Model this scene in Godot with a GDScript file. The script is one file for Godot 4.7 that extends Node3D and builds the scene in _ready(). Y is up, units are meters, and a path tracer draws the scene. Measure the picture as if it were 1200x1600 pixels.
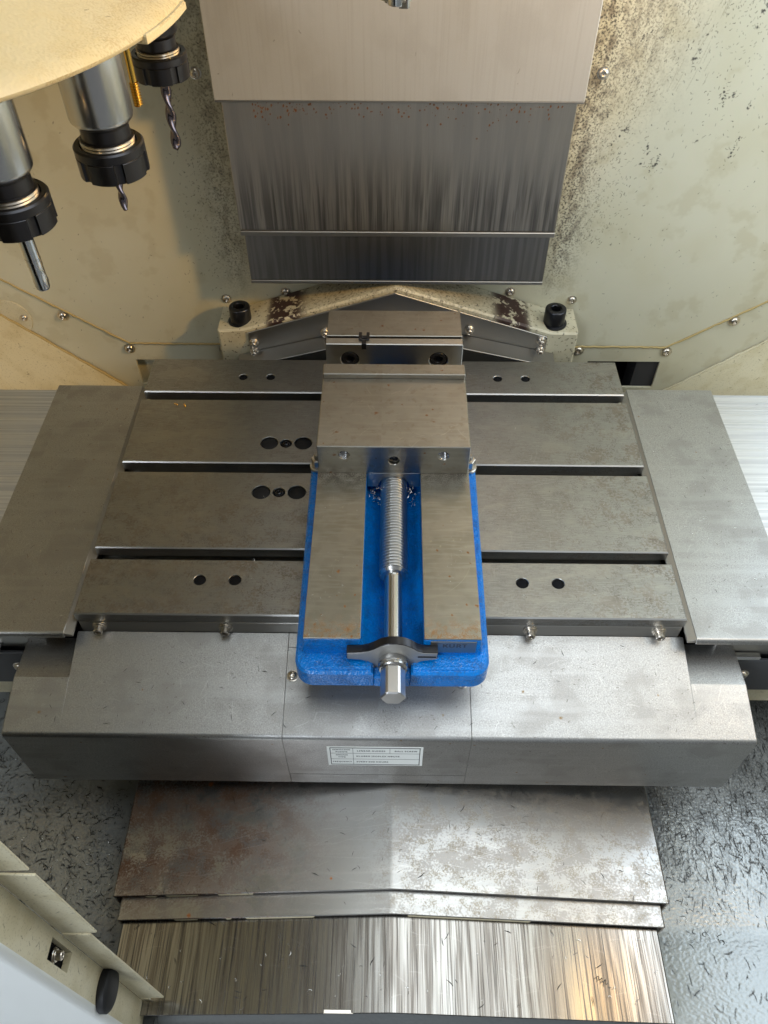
extends Node3D

# ------------------------------------------------------------------ mesh builder
class B:
	var st := SurfaceTool.new()
	func _init() -> void:
		st.begin(Mesh.PRIMITIVE_TRIANGLES)
	static func uvf(p: Vector3, n: Vector3) -> Vector2:
		var a := n.abs()
		if a.y >= a.x and a.y >= a.z:
			return Vector2(p.x, p.z)
		if a.z >= a.x:
			return Vector2(p.x, -p.y)
		return Vector2(p.z, -p.y)
	func vert(p: Vector3, n: Vector3, face: Vector3) -> void:
		st.set_normal(n)
		st.set_uv(uvf(p, face))
		st.add_vertex(p)
	func tri_s(a: Vector3, b: Vector3, c: Vector3, na: Vector3, nb: Vector3, nc: Vector3) -> void:
		var g := (b - a).cross(c - a)
		if g.length_squared() < 1e-20:
			return
		var f := na + nb + nc
		if g.dot(f) > 0.0:
			vert(a, na, f); vert(c, nc, f); vert(b, nb, f)
		else:
			vert(a, na, f); vert(b, nb, f); vert(c, nc, f)
	func tri(a: Vector3, b: Vector3, c: Vector3, n: Vector3) -> void:
		var g := (b - a).cross(c - a).normalized()
		if g.dot(n) < 0.0:
			g = -g
		tri_s(a, b, c, g, g, g)
	func quad(a: Vector3, b: Vector3, c: Vector3, d: Vector3, n: Vector3) -> void:
		tri(a, b, c, n)
		tri(a, c, d, n)
	func quad_s(a: Vector3, b: Vector3, c: Vector3, d: Vector3, na: Vector3, nb: Vector3, nc: Vector3, nd: Vector3) -> void:
		tri_s(a, b, c, na, nb, nc)
		tri_s(a, c, d, na, nc, nd)
	# chamfered box given in world axes
	func box(lo: Vector3, hi: Vector3, b := 0.0005) -> void:
		var c := (lo + hi) * 0.5
		var h := (hi - lo) * 0.5
		b = minf(b, minf(h.x, minf(h.y, h.z)) * 0.45)
		for ax in 3:
			var u := (ax + 1) % 3
			var v := (ax + 2) % 3
			for s: float in [-1.0, 1.0]:
				var pts := []
				for q in [[-1, -1], [1, -1], [1, 1], [-1, 1]]:
					var p := Vector3.ZERO
					p[ax] = s * h[ax]
					p[u] = q[0] * (h[u] - b)
					p[v] = q[1] * (h[v] - b)
					pts.append(c + p)
				var n := Vector3.ZERO
				n[ax] = s
				quad(pts[0], pts[1], pts[2], pts[3], n)
			for su in [-1.0, 1.0]:
				for sv in [-1.0, 1.0]:
					var e := []
					for k in [[-1, 0], [1, 0], [1, 1], [-1, 1]]:
						var p := Vector3.ZERO
						p[ax] = k[0] * (h[ax] - b)
						p[u] = su * (h[u] if k[1] == 0 else h[u] - b)
						p[v] = sv * (h[v] - b if k[1] == 0 else h[v])
						e.append(c + p)
					var n := Vector3.ZERO
					n[u] = su
					n[v] = sv
					quad(e[0], e[1], e[2], e[3], n)
		for sx in [-1.0, 1.0]:
			for sy in [-1.0, 1.0]:
				for sz in [-1.0, 1.0]:
					var s := Vector3(sx, sy, sz)
					tri(c + s * Vector3(h.x, h.y - b, h.z - b), c + s * Vector3(h.x - b, h.y, h.z - b), c + s * Vector3(h.x - b, h.y - b, h.z), s)
	# polygon in local xy, pushed along local z from 0 to depth, chamfer b on both caps; smooth sides where the outline bends little
	func extrude(poly: PackedVector2Array, t: Transform3D, depth: float, b := 0.0004, smooth_deg := 30.0, ends := 3) -> void:
		var n := poly.size()
		var area := 0.0
		for i in n:
			area += poly[i].cross(poly[(i + 1) % n])
		if area < 0.0:
			poly.reverse()
		var en := PackedVector2Array()
		for i in n:
			var e := (poly[(i + 1) % n] - poly[i]).normalized()
			en.append(Vector2(e.y, -e.x))
		var inset := PackedVector2Array()
		var lim := cos(deg_to_rad(smooth_deg))
		for i in n:
			var a := en[(i + n - 1) % n]
			var c := en[i]
			var m := (a + c)
			m = m / maxf(0.2, 1.0 + a.dot(c))
			inset.append(poly[i] - m * b)
		for side in 2:
			var on := (ends >> side) & 1 == 1
			var cap := inset if on else poly
			var idx := Geometry2D.triangulate_polygon(cap)
			var z := depth if side == 1 else 0.0
			var nn := (t.basis * Vector3(0, 0, 1 if side == 1 else -1)).normalized()
			for k in range(0, idx.size(), 3):
				tri(t * Vector3(cap[idx[k]].x, cap[idx[k]].y, z), t * Vector3(cap[idx[k + 1]].x, cap[idx[k + 1]].y, z), t * Vector3(cap[idx[k + 2]].x, cap[idx[k + 2]].y, z), nn)
		for i in n:
			var j := (i + 1) % n
			var ni := en[i]
			var nj := en[i]
			if en[(i + n - 1) % n].dot(en[i]) > lim:
				ni = (en[(i + n - 1) % n] + en[i]).normalized()
			if en[j].dot(en[i]) > lim:
				nj = (en[j] + en[i]).normalized()
			var wi := (t.basis * Vector3(ni.x, ni.y, 0)).normalized()
			var wj := (t.basis * Vector3(nj.x, nj.y, 0)).normalized()
			var p := poly[i]
			var q := poly[j]
			var za := b if ends & 1 else 0.0
			var zb := depth - b if ends & 2 else depth
			quad_s(t * Vector3(p.x, p.y, za), t * Vector3(q.x, q.y, za), t * Vector3(q.x, q.y, zb), t * Vector3(p.x, p.y, zb), wi, wj, wj, wi)
			if b > 0.0:
				for side in 2:
					if (ends >> side) & 1 == 0:
						continue
					var z0 := b if side == 0 else depth - b
					var z1 := 0.0 if side == 0 else depth
					var zz := t.basis * Vector3(0, 0, -1 if side == 0 else 1)
					var ci := (wi + zz.normalized()).normalized()
					var cj := (wj + zz.normalized()).normalized()
					quad_s(t * Vector3(p.x, p.y, z0), t * Vector3(q.x, q.y, z0), t * Vector3(inset[j].x, inset[j].y, z1), t * Vector3(inset[i].x, inset[i].y, z1), ci, cj, cj, ci)
	# profile of (radius, height along local y)
	func lathe(prof: PackedVector2Array, t: Transform3D, seg := 32, smooth_deg := 40.0) -> void:
		var m := prof.size()
		var lim := cos(deg_to_rad(smooth_deg))
		var sn := PackedVector2Array()
		for i in m - 1:
			var e := (prof[i + 1] - prof[i]).normalized()
			sn.append(Vector2(e.y, -e.x))
		for i in m - 1:
			var n0 := sn[i]
			var n1 := sn[i]
			if i > 0 and sn[i - 1].dot(sn[i]) > lim:
				n0 = (sn[i - 1] + sn[i]).normalized()
			if i < m - 2 and sn[i + 1].dot(sn[i]) > lim:
				n1 = (sn[i + 1] + sn[i]).normalized()
			for k in seg:
				var a0 := TAU * k / seg
				var a1 := TAU * (k + 1) / seg
				var d0 := Vector3(cos(a0), 0, sin(a0))
				var d1 := Vector3(cos(a1), 0, sin(a1))
				var p := prof[i]
				var q := prof[i + 1]
				var up := Vector3.UP
				quad_s(t * (d0 * p.x + up * p.y), t * (d1 * p.x + up * p.y), t * (d1 * q.x + up * q.y), t * (d0 * q.x + up * q.y),
					(t.basis * (d0 * n0.x + up * n0.y)).normalized(), (t.basis * (d1 * n0.x + up * n0.y)).normalized(), (t.basis * (d1 * n1.x + up * n1.y)).normalized(), (t.basis * (d0 * n1.x + up * n1.y)).normalized())
	# surface over a grid of points [rows][columns], smooth
	func grid(rows: Array, closed := true, flip := false) -> void:
		var r := rows.size()
		var c: int = rows[0].size()
		var nr := []
		for i in r:
			var line := []
			for j in c:
				var u: Vector3 = rows[i][(j + 1) % c if closed else mini(j + 1, c - 1)] - rows[i][(j + c - 1) % c if closed else maxi(j - 1, 0)]
				var v: Vector3 = rows[mini(i + 1, r - 1)][j] - rows[maxi(i - 1, 0)][j]
				var n := u.cross(v).normalized()
				line.append(-n if flip else n)
			nr.append(line)
		for i in r - 1:
			for j in (c if closed else c - 1):
				var k := (j + 1) % c
				quad_s(rows[i][j], rows[i][k], rows[i + 1][k], rows[i + 1][j], nr[i][j], nr[i][k], nr[i + 1][k], nr[i + 1][j])
	func tube(path: PackedVector3Array, rad: float, seg := 8) -> void:
		var rows := []
		for i in path.size():
			var d := (path[mini(i + 1, path.size() - 1)] - path[maxi(i - 1, 0)]).normalized()
			var s := d.cross(Vector3.UP if absf(d.y) < 0.9 else Vector3.RIGHT).normalized()
			var o := s.cross(d)
			var line := []
			for k in seg:
				var a := TAU * k / seg
				line.append(path[i] + (s * cos(a) + o * sin(a)) * rad)
			rows.append(line)
		grid(rows, true, true)
	# flat rectangle in local xy (normal local z) with round holes [x, y, radius, depth]
	func holed(t: Transform3D, x0: float, x1: float, y0: float, y1: float, holes: Array, seg := 28) -> void:
		holes.sort_custom(func(p, q): return p[0] < q[0])
		var nz := t.basis.z.normalized()
		var x := x0
		for h in holes:
			var m: float = h[2] + 0.0012
			var a: float = h[0] - m
			var b: float = h[0] + m
			if a > x + 1e-5:
				quad(t * Vector3(x, y0, 0), t * Vector3(a, y0, 0), t * Vector3(a, y1, 0), t * Vector3(x, y1, 0), nz)
			var cen := Vector2(h[0], h[1])
			var rim: float = h[2] + 0.0005
			var angs := []
			for k in seg:
				angs.append(TAU * k / seg)
			for cr in [Vector2(a, y0), Vector2(b, y0), Vector2(b, y1), Vector2(a, y1)]:
				angs.append(fposmod((cr - cen).angle(), TAU))
			angs.sort()
			for k in angs.size():
				var a0: float = angs[k]
				var a1: float = angs[(k + 1) % angs.size()]
				if absf(a1 - a0) < 1e-5:
					continue
				var d0 := Vector2.from_angle(a0)
				var d1 := Vector2.from_angle(a1)
				var e0 := cen + d0 * reach(cen, d0, a, b, y0, y1)
				var e1 := cen + d1 * reach(cen, d1, a, b, y0, y1)
				var r0 := cen + d0 * rim
				var r1 := cen + d1 * rim
				quad(t * Vector3(r0.x, r0.y, 0), t * Vector3(r1.x, r1.y, 0), t * Vector3(e1.x, e1.y, 0), t * Vector3(e0.x, e0.y, 0), nz)
				var s0: Vector2 = cen + d0 * h[2]
				var s1: Vector2 = cen + d1 * h[2]
				var inw := t.basis * Vector3(-d0.x, -d0.y, 0)
				quad(t * Vector3(r0.x, r0.y, 0), t * Vector3(r1.x, r1.y, 0), t * Vector3(s1.x, s1.y, -0.0005), t * Vector3(s0.x, s0.y, -0.0005), nz + inw)
				quad(t * Vector3(s0.x, s0.y, -0.0005), t * Vector3(s1.x, s1.y, -0.0005), t * Vector3(s1.x, s1.y, -h[3]), t * Vector3(s0.x, s0.y, -h[3]), inw)
				tri(t * Vector3(cen.x, cen.y, -h[3]), t * Vector3(s0.x, s0.y, -h[3]), t * Vector3(s1.x, s1.y, -h[3]), nz)
			x = b
		if x < x1 - 1e-6:
			quad(t * Vector3(x, y0, 0), t * Vector3(x1, y0, 0), t * Vector3(x1, y1, 0), t * Vector3(x, y1, 0), nz)
	static func reach(c: Vector2, d: Vector2, a: float, b: float, y0: float, y1: float) -> float:
		var best := 1e9
		if absf(d.x) > 1e-6:
			best = minf(best, ((b if d.x > 0 else a) - c.x) / d.x)
		if absf(d.y) > 1e-6:
			best = minf(best, ((y1 if d.y > 0 else y0) - c.y) / d.y)
		return best
	func done() -> ArrayMesh:
		return st.commit()

# ------------------------------------------------------------------ scene helpers
var used := {}
var M := {}
var rng := RandomNumberGenerator.new()
const UPX := Basis(Vector3(1, 0, 0), Vector3(0, 0, -1), Vector3(0, 1, 0))   # local xy lies in world xz, local z points up

func numbered(called: String) -> String:
	if not used.has(called):
		used[called] = 0
		return called
	used[called] += 1
	return "%s_%03d" % [called, used[called]]

func thing(called: String, label: String, category: String, at := Vector3.ZERO, group := "") -> Node3D:
	var o := Node3D.new()
	o.name = numbered(called)
	add_child(o)
	o.position = at
	tag(o, label, category, group)
	return o

func tag(o: Node, label: String, category := "", group := "", kind := "") -> void:
	if label: o.set_meta("label", label)
	if category: o.set_meta("category", category)
	if group: o.set_meta("group", group)
	if kind: o.set_meta("kind", kind)

# b holds world coordinates; the node sits so that they stay where they are
func obj(called: String, mesh: Mesh, mat: Material, parent: Node3D = null, xf := Transform3D.IDENTITY, local := false) -> MeshInstance3D:
	var o := MeshInstance3D.new()
	o.mesh = mesh
	o.material_override = mat
	if parent == null:
		o.name = numbered(called)
		add_child(o, true)
		o.transform = xf
	else:
		o.name = called
		parent.add_child(o, true)
		o.transform = xf if local else Transform3D(Basis.IDENTITY, -where(parent)) * xf
	return o

func where(n: Node3D) -> Vector3:
	var p := Vector3.ZERO
	var q: Node = n
	while q != self and q is Node3D:
		p += (q as Node3D).position
		q = q.get_parent()
	return p

func box(lo: Vector3, hi: Vector3, b := 0.0005) -> ArrayMesh:
	var m := B.new()
	m.box(lo, hi, b)
	return m.done()

func lin(r: float, g: float, b: float) -> Color:
	return Color(r, g, b).linear_to_srgb()

func mat(c: Color, rough := 0.5, metal := 0.0, spec := 0.5) -> StandardMaterial3D:
	var m := StandardMaterial3D.new()
	m.albedo_color = c
	m.roughness = rough
	m.metallic = metal
	m.metallic_specular = spec
	return m

func zt(x: float, y: float, z: float) -> Transform3D:   # local xy = world xy, extrudes towards +z
	return Transform3D(Basis.IDENTITY, Vector3(x, y, z))
func along_x(x: float) -> Transform3D:                   # polygon (z, y), extrudes towards +x
	return Transform3D(Basis(Vector3(0, 0, 1), Vector3(0, 1, 0), Vector3(1, 0, 0)), Vector3(x, 0, 0))
func along_y(y: float) -> Transform3D:                   # polygon (x, z), extrudes upwards
	return Transform3D(Basis(Vector3(1, 0, 0), Vector3(0, 0, 1), Vector3(0, 1, 0)), Vector3(0, y, 0))
func facing(at: Vector3, y_axis: Vector3, spin := 0.0) -> Transform3D:   # for lathes: local y along y_axis
	var y := y_axis.normalized()
	var x := y.cross(Vector3(0.3, 0.2, 0.93)).normalized() if absf(y.z) < 0.9 else y.cross(Vector3.UP).normalized()
	return Transform3D(Basis(x, y, x.cross(y)) * Basis(Vector3.UP, spin), at)

# ------------------------------------------------------------------ computed textures
class Tex:
	var w: int
	var h: int
	var c := PackedFloat32Array()      # linear r g b
	var r := PackedFloat32Array()      # roughness
	func _init(ww: int, hh: int, base: Color, rough: float) -> void:
		w = ww; h = hh
		c.resize(w * h * 3)
		r.resize(w * h)
		r.fill(rough)
		for i in w * h:
			c[i * 3] = base.r; c[i * 3 + 1] = base.g; c[i * 3 + 2] = base.b
	# where the noise is between lo and hi the colour fades in
	func layer(n: PackedByteArray, lo: float, hi: float, col: Color, rough: float, amount := 1.0, mask := PackedByteArray()) -> void:
		var lut := PackedFloat32Array()
		for i in 256:
			lut.append(smoothstep(lo, hi, i / 255.0) * amount)
		var masked := mask.size() > 0
		for i in w * h:
			var a := lut[n[i]]
			if masked:
				a *= mask[i] / 255.0
			if a > 0.003:
				var k := i * 3
				c[k] += (col.r - c[k]) * a
				c[k + 1] += (col.g - c[k + 1]) * a
				c[k + 2] += (col.b - c[k + 2]) * a
				r[i] += (rough - r[i]) * a
	func dot(x: int, y: int, col: Color, rough: float, a: float) -> void:
		if x < 0 or y < 0 or x >= w or y >= h:
			return
		var i := y * w + x
		var k := i * 3
		c[k] += (col.r - c[k]) * a
		c[k + 1] += (col.g - c[k + 1]) * a
		c[k + 2] += (col.b - c[k + 2]) * a
		r[i] += (rough - r[i]) * a
	func stroke(p: Vector2, d: Vector2, length: float, wid: float, bend: float, col: Color, rough: float, a: float) -> void:
		var n := maxi(2, int(length * 1.2))
		var q := p
		var st := length / n
		for i in n:
			var f := absf(2.0 * i / (n - 1) - 1.0)
			var ww := wid * (1.0 - 0.6 * f)
			var k := int(ceil(ww))
			for oy in range(-k, k + 1):
				for ox in range(-k, k + 1):
					var dd := sqrt(ox * ox + oy * oy)
					if dd < ww + 0.5:
						dot(int(q.x) + ox, int(q.y) + oy, col, rough, a * clampf(ww + 0.5 - dd, 0.0, 1.0))
			q += d * st
			d = d.rotated(bend / n)
	func blob(p: Vector2, rad: float, col: Color, rough: float, a: float, rg: RandomNumberGenerator) -> void:
		for i in 6:
			var q := p + Vector2.from_angle(rg.randf() * TAU) * rad * 0.6 * rg.randf()
			var s := rad * rg.randf_range(0.3, 0.75)
			var k := int(ceil(s))
			for oy in range(-k, k + 1):
				for ox in range(-k, k + 1):
					var dd := sqrt(ox * ox + oy * oy)
					if dd < s:
						dot(int(q.x) + ox, int(q.y) + oy, col, rough, a * clampf((s - dd) / (0.4 * s + 0.5), 0.0, 1.0))
	func color_tex() -> ImageTexture:
		var b := PackedByteArray()
		b.resize(w * h * 3)
		var lut := PackedByteArray()
		for i in 1025:
			var v := i / 1024.0
			var s := 12.92 * v if v < 0.0031308 else 1.055 * pow(v, 1.0 / 2.4) - 0.055
			lut.append(clampi(int(s * 255.0 + 0.5), 0, 255))
		for i in w * h * 3:
			b[i] = lut[clampi(int(c[i] * 1024.0), 0, 1024)]
		return ImageTexture.create_from_image(Image.create_from_data(w, h, false, Image.FORMAT_RGB8, b))
	func rough_tex() -> ImageTexture:
		var b := PackedByteArray()
		b.resize(w * h)
		for i in w * h:
			b[i] = clampi(int(r[i] * 255.0), 0, 255)
		return ImageTexture.create_from_image(Image.create_from_data(w, h, false, Image.FORMAT_L8, b))

# noise bytes w x h; sx, sy stretch it
func noise(w: int, h: int, freq: float, seed_: int, oct := 4, sx := 1.0, sy := 1.0) -> PackedByteArray:
	var n := FastNoiseLite.new()
	n.seed = seed_
	n.noise_type = FastNoiseLite.TYPE_SIMPLEX_SMOOTH
	n.frequency = freq
	n.fractal_octaves = oct
	n.fractal_gain = 0.55
	var im := n.get_image(maxi(2, int(w / sx)), maxi(2, int(h / sy)), false, false, true)
	if im.get_width() != w or im.get_height() != h:
		im.resize(w, h, Image.INTERPOLATE_CUBIC)
	im.convert(Image.FORMAT_L8)
	return im.get_data()

# a coarse noise with its edges torn by a fine one
func torn(w: int, h: int, f0: float, f1: float, seed_: int, share := 0.5) -> PackedByteArray:
	var a := noise(w, h, f0, seed_, 4)
	var b := noise(w, h, f1, seed_ + 500, 4)
	for i in w * h:
		a[i] = int(a[i] * (1.0 - share) + b[i] * share)
	return a

# mask bytes from a formula of (u, v)
func mask(w: int, h: int, f: Callable) -> PackedByteArray:
	var s := 8
	var im := Image.create(maxi(2, w / s), maxi(2, h / s), false, Image.FORMAT_L8)
	for y in im.get_height():
		for x in im.get_width():
			var v: float = f.call((x + 0.5) / im.get_width(), (y + 0.5) / im.get_height())
			im.set_pixel(x, y, Color(v, v, v))
	im.resize(w, h, Image.INTERPOLATE_CUBIC)
	return im.get_data()

func tex_mat(t: Tex, metal: float, x0: float, x1: float, v0: float, v1: float) -> StandardMaterial3D:
	var m := StandardMaterial3D.new()
	m.albedo_texture = t.color_tex()
	m.roughness = 1.0
	m.roughness_texture = t.rough_tex()
	m.metallic = metal
	m.uv1_scale = Vector3(1.0 / (x1 - x0), 1.0 / (v1 - v0), 1)
	m.uv1_offset = Vector3(-x0 / (x1 - x0), -v0 / (v1 - v0), 0)
	return m

func noise_tex(freq: float, seed_: int, oct := 3, size := 512, sx := 1.0, sy := 1.0) -> ImageTexture:
	var b := noise(size, size, freq, seed_, oct, sx, sy)
	return ImageTexture.create_from_image(Image.create_from_data(size, size, false, Image.FORMAT_L8, b))

const VC := 0.0125     # vise centre line
const MC := 0.0150     # machine centre line

func materials() -> void:
	M.black = mat(lin(0.012, 0.012, 0.013), 0.35, 0.0)
	M.black_oxide = mat(lin(0.05, 0.05, 0.055), 0.32, 0.9)
	M.rubber = mat(lin(0.013, 0.013, 0.014), 0.55, 0.0, 0.35)
	M.worn = mat(lin(0.7, 0.69, 0.67), 0.38, 1.0)
	M.matte = mat(lin(0.36, 0.355, 0.34), 0.45, 0.6)
	M.felt = mat(lin(0.42, 0.37, 0.25), 0.8)
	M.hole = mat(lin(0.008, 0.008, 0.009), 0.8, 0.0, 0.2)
	M.screw = mat(lin(0.62, 0.57, 0.5), 0.28, 1.0)
	M.chrome = mat(lin(0.62, 0.62, 0.62), 0.16, 1.0)
	M.thread = mat(lin(0.5, 0.5, 0.49), 0.3, 1.0)
	M.hex = mat(lin(0.6, 0.59, 0.58), 0.36, 1.0)
	M.turned = mat(lin(0.56, 0.55, 0.53), 0.24, 1.0)
	M.gold = mat(lin(0.75, 0.46, 0.1), 0.22, 1.0)
	M.carbide = mat(lin(0.5, 0.49, 0.5), 0.2, 1.0)
	M.drill = mat(lin(0.16, 0.14, 0.16), 0.25, 1.0)
	M.charcoal = mat(lin(0.05, 0.05, 0.055), 0.5, 0.2)
	M.sticker = mat(lin(0.8, 0.82, 0.79), 0.4)
	M.ink = mat(lin(0.03, 0.03, 0.03), 0.5)
	M.chip_dark = mat(lin(0.03, 0.028, 0.026), 0.45, 0.5)
	M.chip_bright = mat(lin(0.7, 0.69, 0.67), 0.2, 1.0)
	M.sealant = mat(lin(0.4, 0.3, 0.12), 0.5)
	M.grain = noise_tex(0.09, 5, 4)
	# fine bump for ground and blasted steel
	M.fine = noise_tex(0.45, 8, 2, 1024)
	M.brush = noise_tex(0.2, 9, 3, 512, 16.0, 1.0)
	# blue casting paint, brushed on thick
	var bt := Tex.new(512, 512, Color(0.0, 0.175, 0.58), 0.26)
	bt.layer(noise(512, 512, 0.01, 22, 4), 0.4, 0.8, Color(0.0, 0.15, 0.5), 0.34, 0.7)
	bt.layer(torn(512, 512, 0.02, 0.15, 23, 0.5), 0.54, 0.66, Color(0.01, 0.07, 0.22), 0.5, 0.6)
	for i in 90:
		bt.stroke(Vector2(rng.randf() * 512, rng.randf() * 512), Vector2.from_angle(rng.randf() * TAU), rng.randf_range(3, 26), 0.3, 0.3, Color(0.12, 0.3, 0.6), 0.4, 0.35)
	for i in 200:
		bt.stroke(Vector2(rng.randf() * 512, rng.randf() * 512), Vector2.from_angle(rng.randf() * TAU), rng.randf_range(1, 4), 0.5, 1.0, Color(0.03, 0.04, 0.06), 0.5, 0.7)
	var bl := StandardMaterial3D.new()
	bl.albedo_texture = bt.color_tex()
	bl.roughness_texture = bt.rough_tex()
	bl.roughness = 1.0
	bl.heightmap_enabled = true
	bl.heightmap_texture = noise_tex(0.11, 21, 2, 512)
	bl.heightmap_scale = 0.05
	bl.uv1_triplanar = true
	bl.uv1_world_triplanar = true
	bl.uv1_scale = Vector3.ONE * 6.0
	M.blue = bl
	# cream paint of the posts, cover and block
	var t := Tex.new(512, 512, Color(0.56, 0.51, 0.36), 0.38)
	t.layer(noise(512, 512, 0.012, 31), 0.45, 0.8, Color(0.47, 0.41, 0.26), 0.45, 0.6)
	t.layer(noise(512, 512, 0.3, 32, 2), 0.74, 0.85, Color(0.12, 0.09, 0.06), 0.6, 0.5)
	for i in 260:
		t.stroke(Vector2(rng.randf() * 512, rng.randf() * 512), Vector2.from_angle(rng.randf() * TAU), rng.randf_range(2, 9), 0.5, 0.6, Color(0.05, 0.045, 0.04), 0.6, 0.7)
	M.cream = tex_mat(t, 0.0, 0.0, 0.32, 0.0, 0.32)
	M.cream.heightmap_enabled = true
	M.cream.heightmap_texture = M.grain
	M.cream.heightmap_scale = 0.006
	t = Tex.new(512, 512, Color(0.6, 0.53, 0.34), 0.34)
	t.layer(noise(512, 512, 0.02, 35), 0.4, 0.8, Color(0.57, 0.48, 0.27), 0.4, 0.4)
	var stained := mask(512, 512, func(u, v): return smoothstep(0.72, 0.95, u))
	t.layer(torn(512, 512, 0.03, 0.5, 37, 0.7), 0.46, 0.7, Color(0.3, 0.2, 0.08), 0.5, 0.55, stained)
	for i in 60:
		t.stroke(Vector2(rng.randf() * 512, rng.randf() * 512), Vector2.from_angle(rng.randf() * TAU), rng.randf_range(2, 6), 0.4, 0.6, Color(0.08, 0.06, 0.04), 0.6, 0.6)
	M.cover_paint = tex_mat(t, 0.0, -0.50, -0.13, -0.80, -0.43)
	M.cover_paint.heightmap_enabled = true
	M.cover_paint.heightmap_texture = noise_tex(0.2, 38, 2, 512)
	M.cover_paint.heightmap_scale = 0.03
	M.front_paint = mat(lin(0.74, 0.755, 0.735), 0.4)
	M.front_paint.heightmap_enabled = true
	M.front_paint.heightmap_texture = M.fine
	M.front_paint.heightmap_scale = 0.02
	M.front_paint.uv1_scale = Vector3.ONE * 20.0

	# ground steel of the vise
	t = Tex.new(640, 640, Color(0.39, 0.375, 0.335), 0.3)
	t.layer(noise(640, 640, 0.01, 41), 0.35, 0.75, Color(0.34, 0.32, 0.275), 0.34, 0.7)
	t.layer(noise(640, 640, 0.06, 42, 3, 10.0, 1.0), 0.45, 0.8, Color(0.5, 0.475, 0.43), 0.28, 0.3)
	t.layer(noise(640, 640, 0.035, 43, 4), 0.62, 0.85, Color(0.28, 0.245, 0.18), 0.46, 0.4)
	for i in 60:
		t.blob(Vector2(rng.randf() * 640, rng.randf() * 640), rng.randf_range(2.0, 7.0), Color(0.27, 0.13, 0.05), 0.7, 0.5, rng)
	for i in 240:
		t.stroke(Vector2(rng.randf() * 640, rng.randf() * 640), Vector2.from_angle(rng.randf() * TAU), rng.randf_range(4, 40), 0.3, rng.randf_range(-0.6, 0.6), Color(0.7, 0.68, 0.64), 0.22, 0.45)
	for i in 500:
		t.dot(int(rng.randf() * 640), int(rng.randf() * 640), Color(0.75, 0.74, 0.7), 0.2, 0.8)
	M.ground = tex_mat(t, 1.0, 0.0, 0.3, 0.0, 0.3)
	t = Tex.new(560, 720, Color(0.37, 0.35, 0.30), 0.34)
	t.layer(noise(560, 720, 0.008, 45), 0.35, 0.75, Color(0.3, 0.285, 0.23), 0.38, 0.7)
	t.layer(noise(560, 720, 0.06, 46, 3, 10.0, 1.0), 0.45, 0.85, Color(0.5, 0.48, 0.43), 0.3, 0.35)
	var near_jaw := mask(560, 720, func(u, v): return smoothstep(0.24, 0.08, v))
	t.layer(torn(560, 720, 0.02, 0.2, 47, 0.6), 0.44, 0.56, Color(0.12, 0.105, 0.09), 0.5, 0.8, near_jaw)
	var ends := mask(560, 720, func(u, v): return clampf(smoothstep(0.86, 0.99, v) + 0.7 * smoothstep(0.03, 0.0, minf(absf(u - 0.325), absf(u - 0.655))) * smoothstep(0.3, 0.8, v), 0.0, 1.0))
	t.layer(torn(560, 720, 0.03, 0.18, 48, 0.5), 0.47, 0.62, Color(0.32, 0.16, 0.05), 0.7, 0.8, ends)
	for i in 26:
		t.blob(Vector2(rng.randf() * 560, 720 - absf(rng.randfn(0, 150))), rng.randf_range(2, 9), Color(0.3, 0.14, 0.045), 0.7, 0.65, rng)
	for i in 40:
		t.blob(Vector2(rng.randf() * 560, rng.randf() * 720), rng.randf_range(2, 6), Color(0.5, 0.47, 0.36), 0.4, 0.5, rng)
	for i in 60:
		t.stroke(Vector2(rng.randf() * 560, rng.randf() * 720), Vector2.from_angle(rng.randf() * TAU), rng.randf_range(4, 40), 0.3, rng.randf_range(-0.6, 0.6), Color(0.6, 0.58, 0.52), 0.28, 0.5)
	t.stroke(Vector2(545, 420), Vector2(-0.1, 1), 220, 0.8, 1.3, Color(0.52, 0.5, 0.4), 0.45, 0.5)
	M.rail = tex_mat(t, 1.0, VC - 0.078, VC + 0.078, -0.58, -0.366)
	M.steel = mat(lin(0.53, 0.515, 0.48), 0.3, 1.0)
	M.steel_dull = mat(lin(0.33, 0.32, 0.3), 0.42, 1.0)

	# table top: x -0.3..0.3, z -0.83..-0.42
	var w := 1280
	var h := 880
	t = Tex.new(w, h, Color(0.345, 0.342, 0.328), 0.39)
	t.layer(noise(w, h, 0.006, 51), 0.3, 0.8, Color(0.29, 0.283, 0.262), 0.43, 0.6)
	t.layer(noise(w, h, 0.35, 52, 3, 14.0, 1.0), 0.4, 0.85, Color(0.46, 0.455, 0.44), 0.31, 0.65)
	t.layer(noise(w, h, 0.4, 56, 2), 0.5, 0.9, Color(0.2, 0.19, 0.17), 0.5, 0.4)
	var left := mask(w, h, func(u, v): return clampf(0.25 + 0.9 * smoothstep(0.35, 0.9, v) * smoothstep(0.75, 0.1, u) + 0.6 * smoothstep(0.75, 1.0, u), 0.0, 1.0))
	t.layer(torn(w, h, 0.012, 0.1, 53, 0.45), 0.48, 0.66, Color(0.22, 0.175, 0.125), 0.55, 0.7, left)
	t.layer(torn(w, h, 0.03, 0.2, 54, 0.5), 0.54, 0.68, Color(0.15, 0.13, 0.11), 0.55, 0.6, left)
	t.layer(noise(w, h, 0.012, 55, 4, 3.0, 1.0), 0.62, 0.75, Color(0.42, 0.405, 0.375), 0.36, 0.4)
	for i in 300:
		t.stroke(Vector2(rng.randf() * w, rng.randf() * h), Vector2.from_angle(rng.randf() * TAU), rng.randf_range(4, 50), 0.25, rng.randf_range(-0.5, 0.5), Color(0.6, 0.58, 0.55), 0.3, 0.35)
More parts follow.
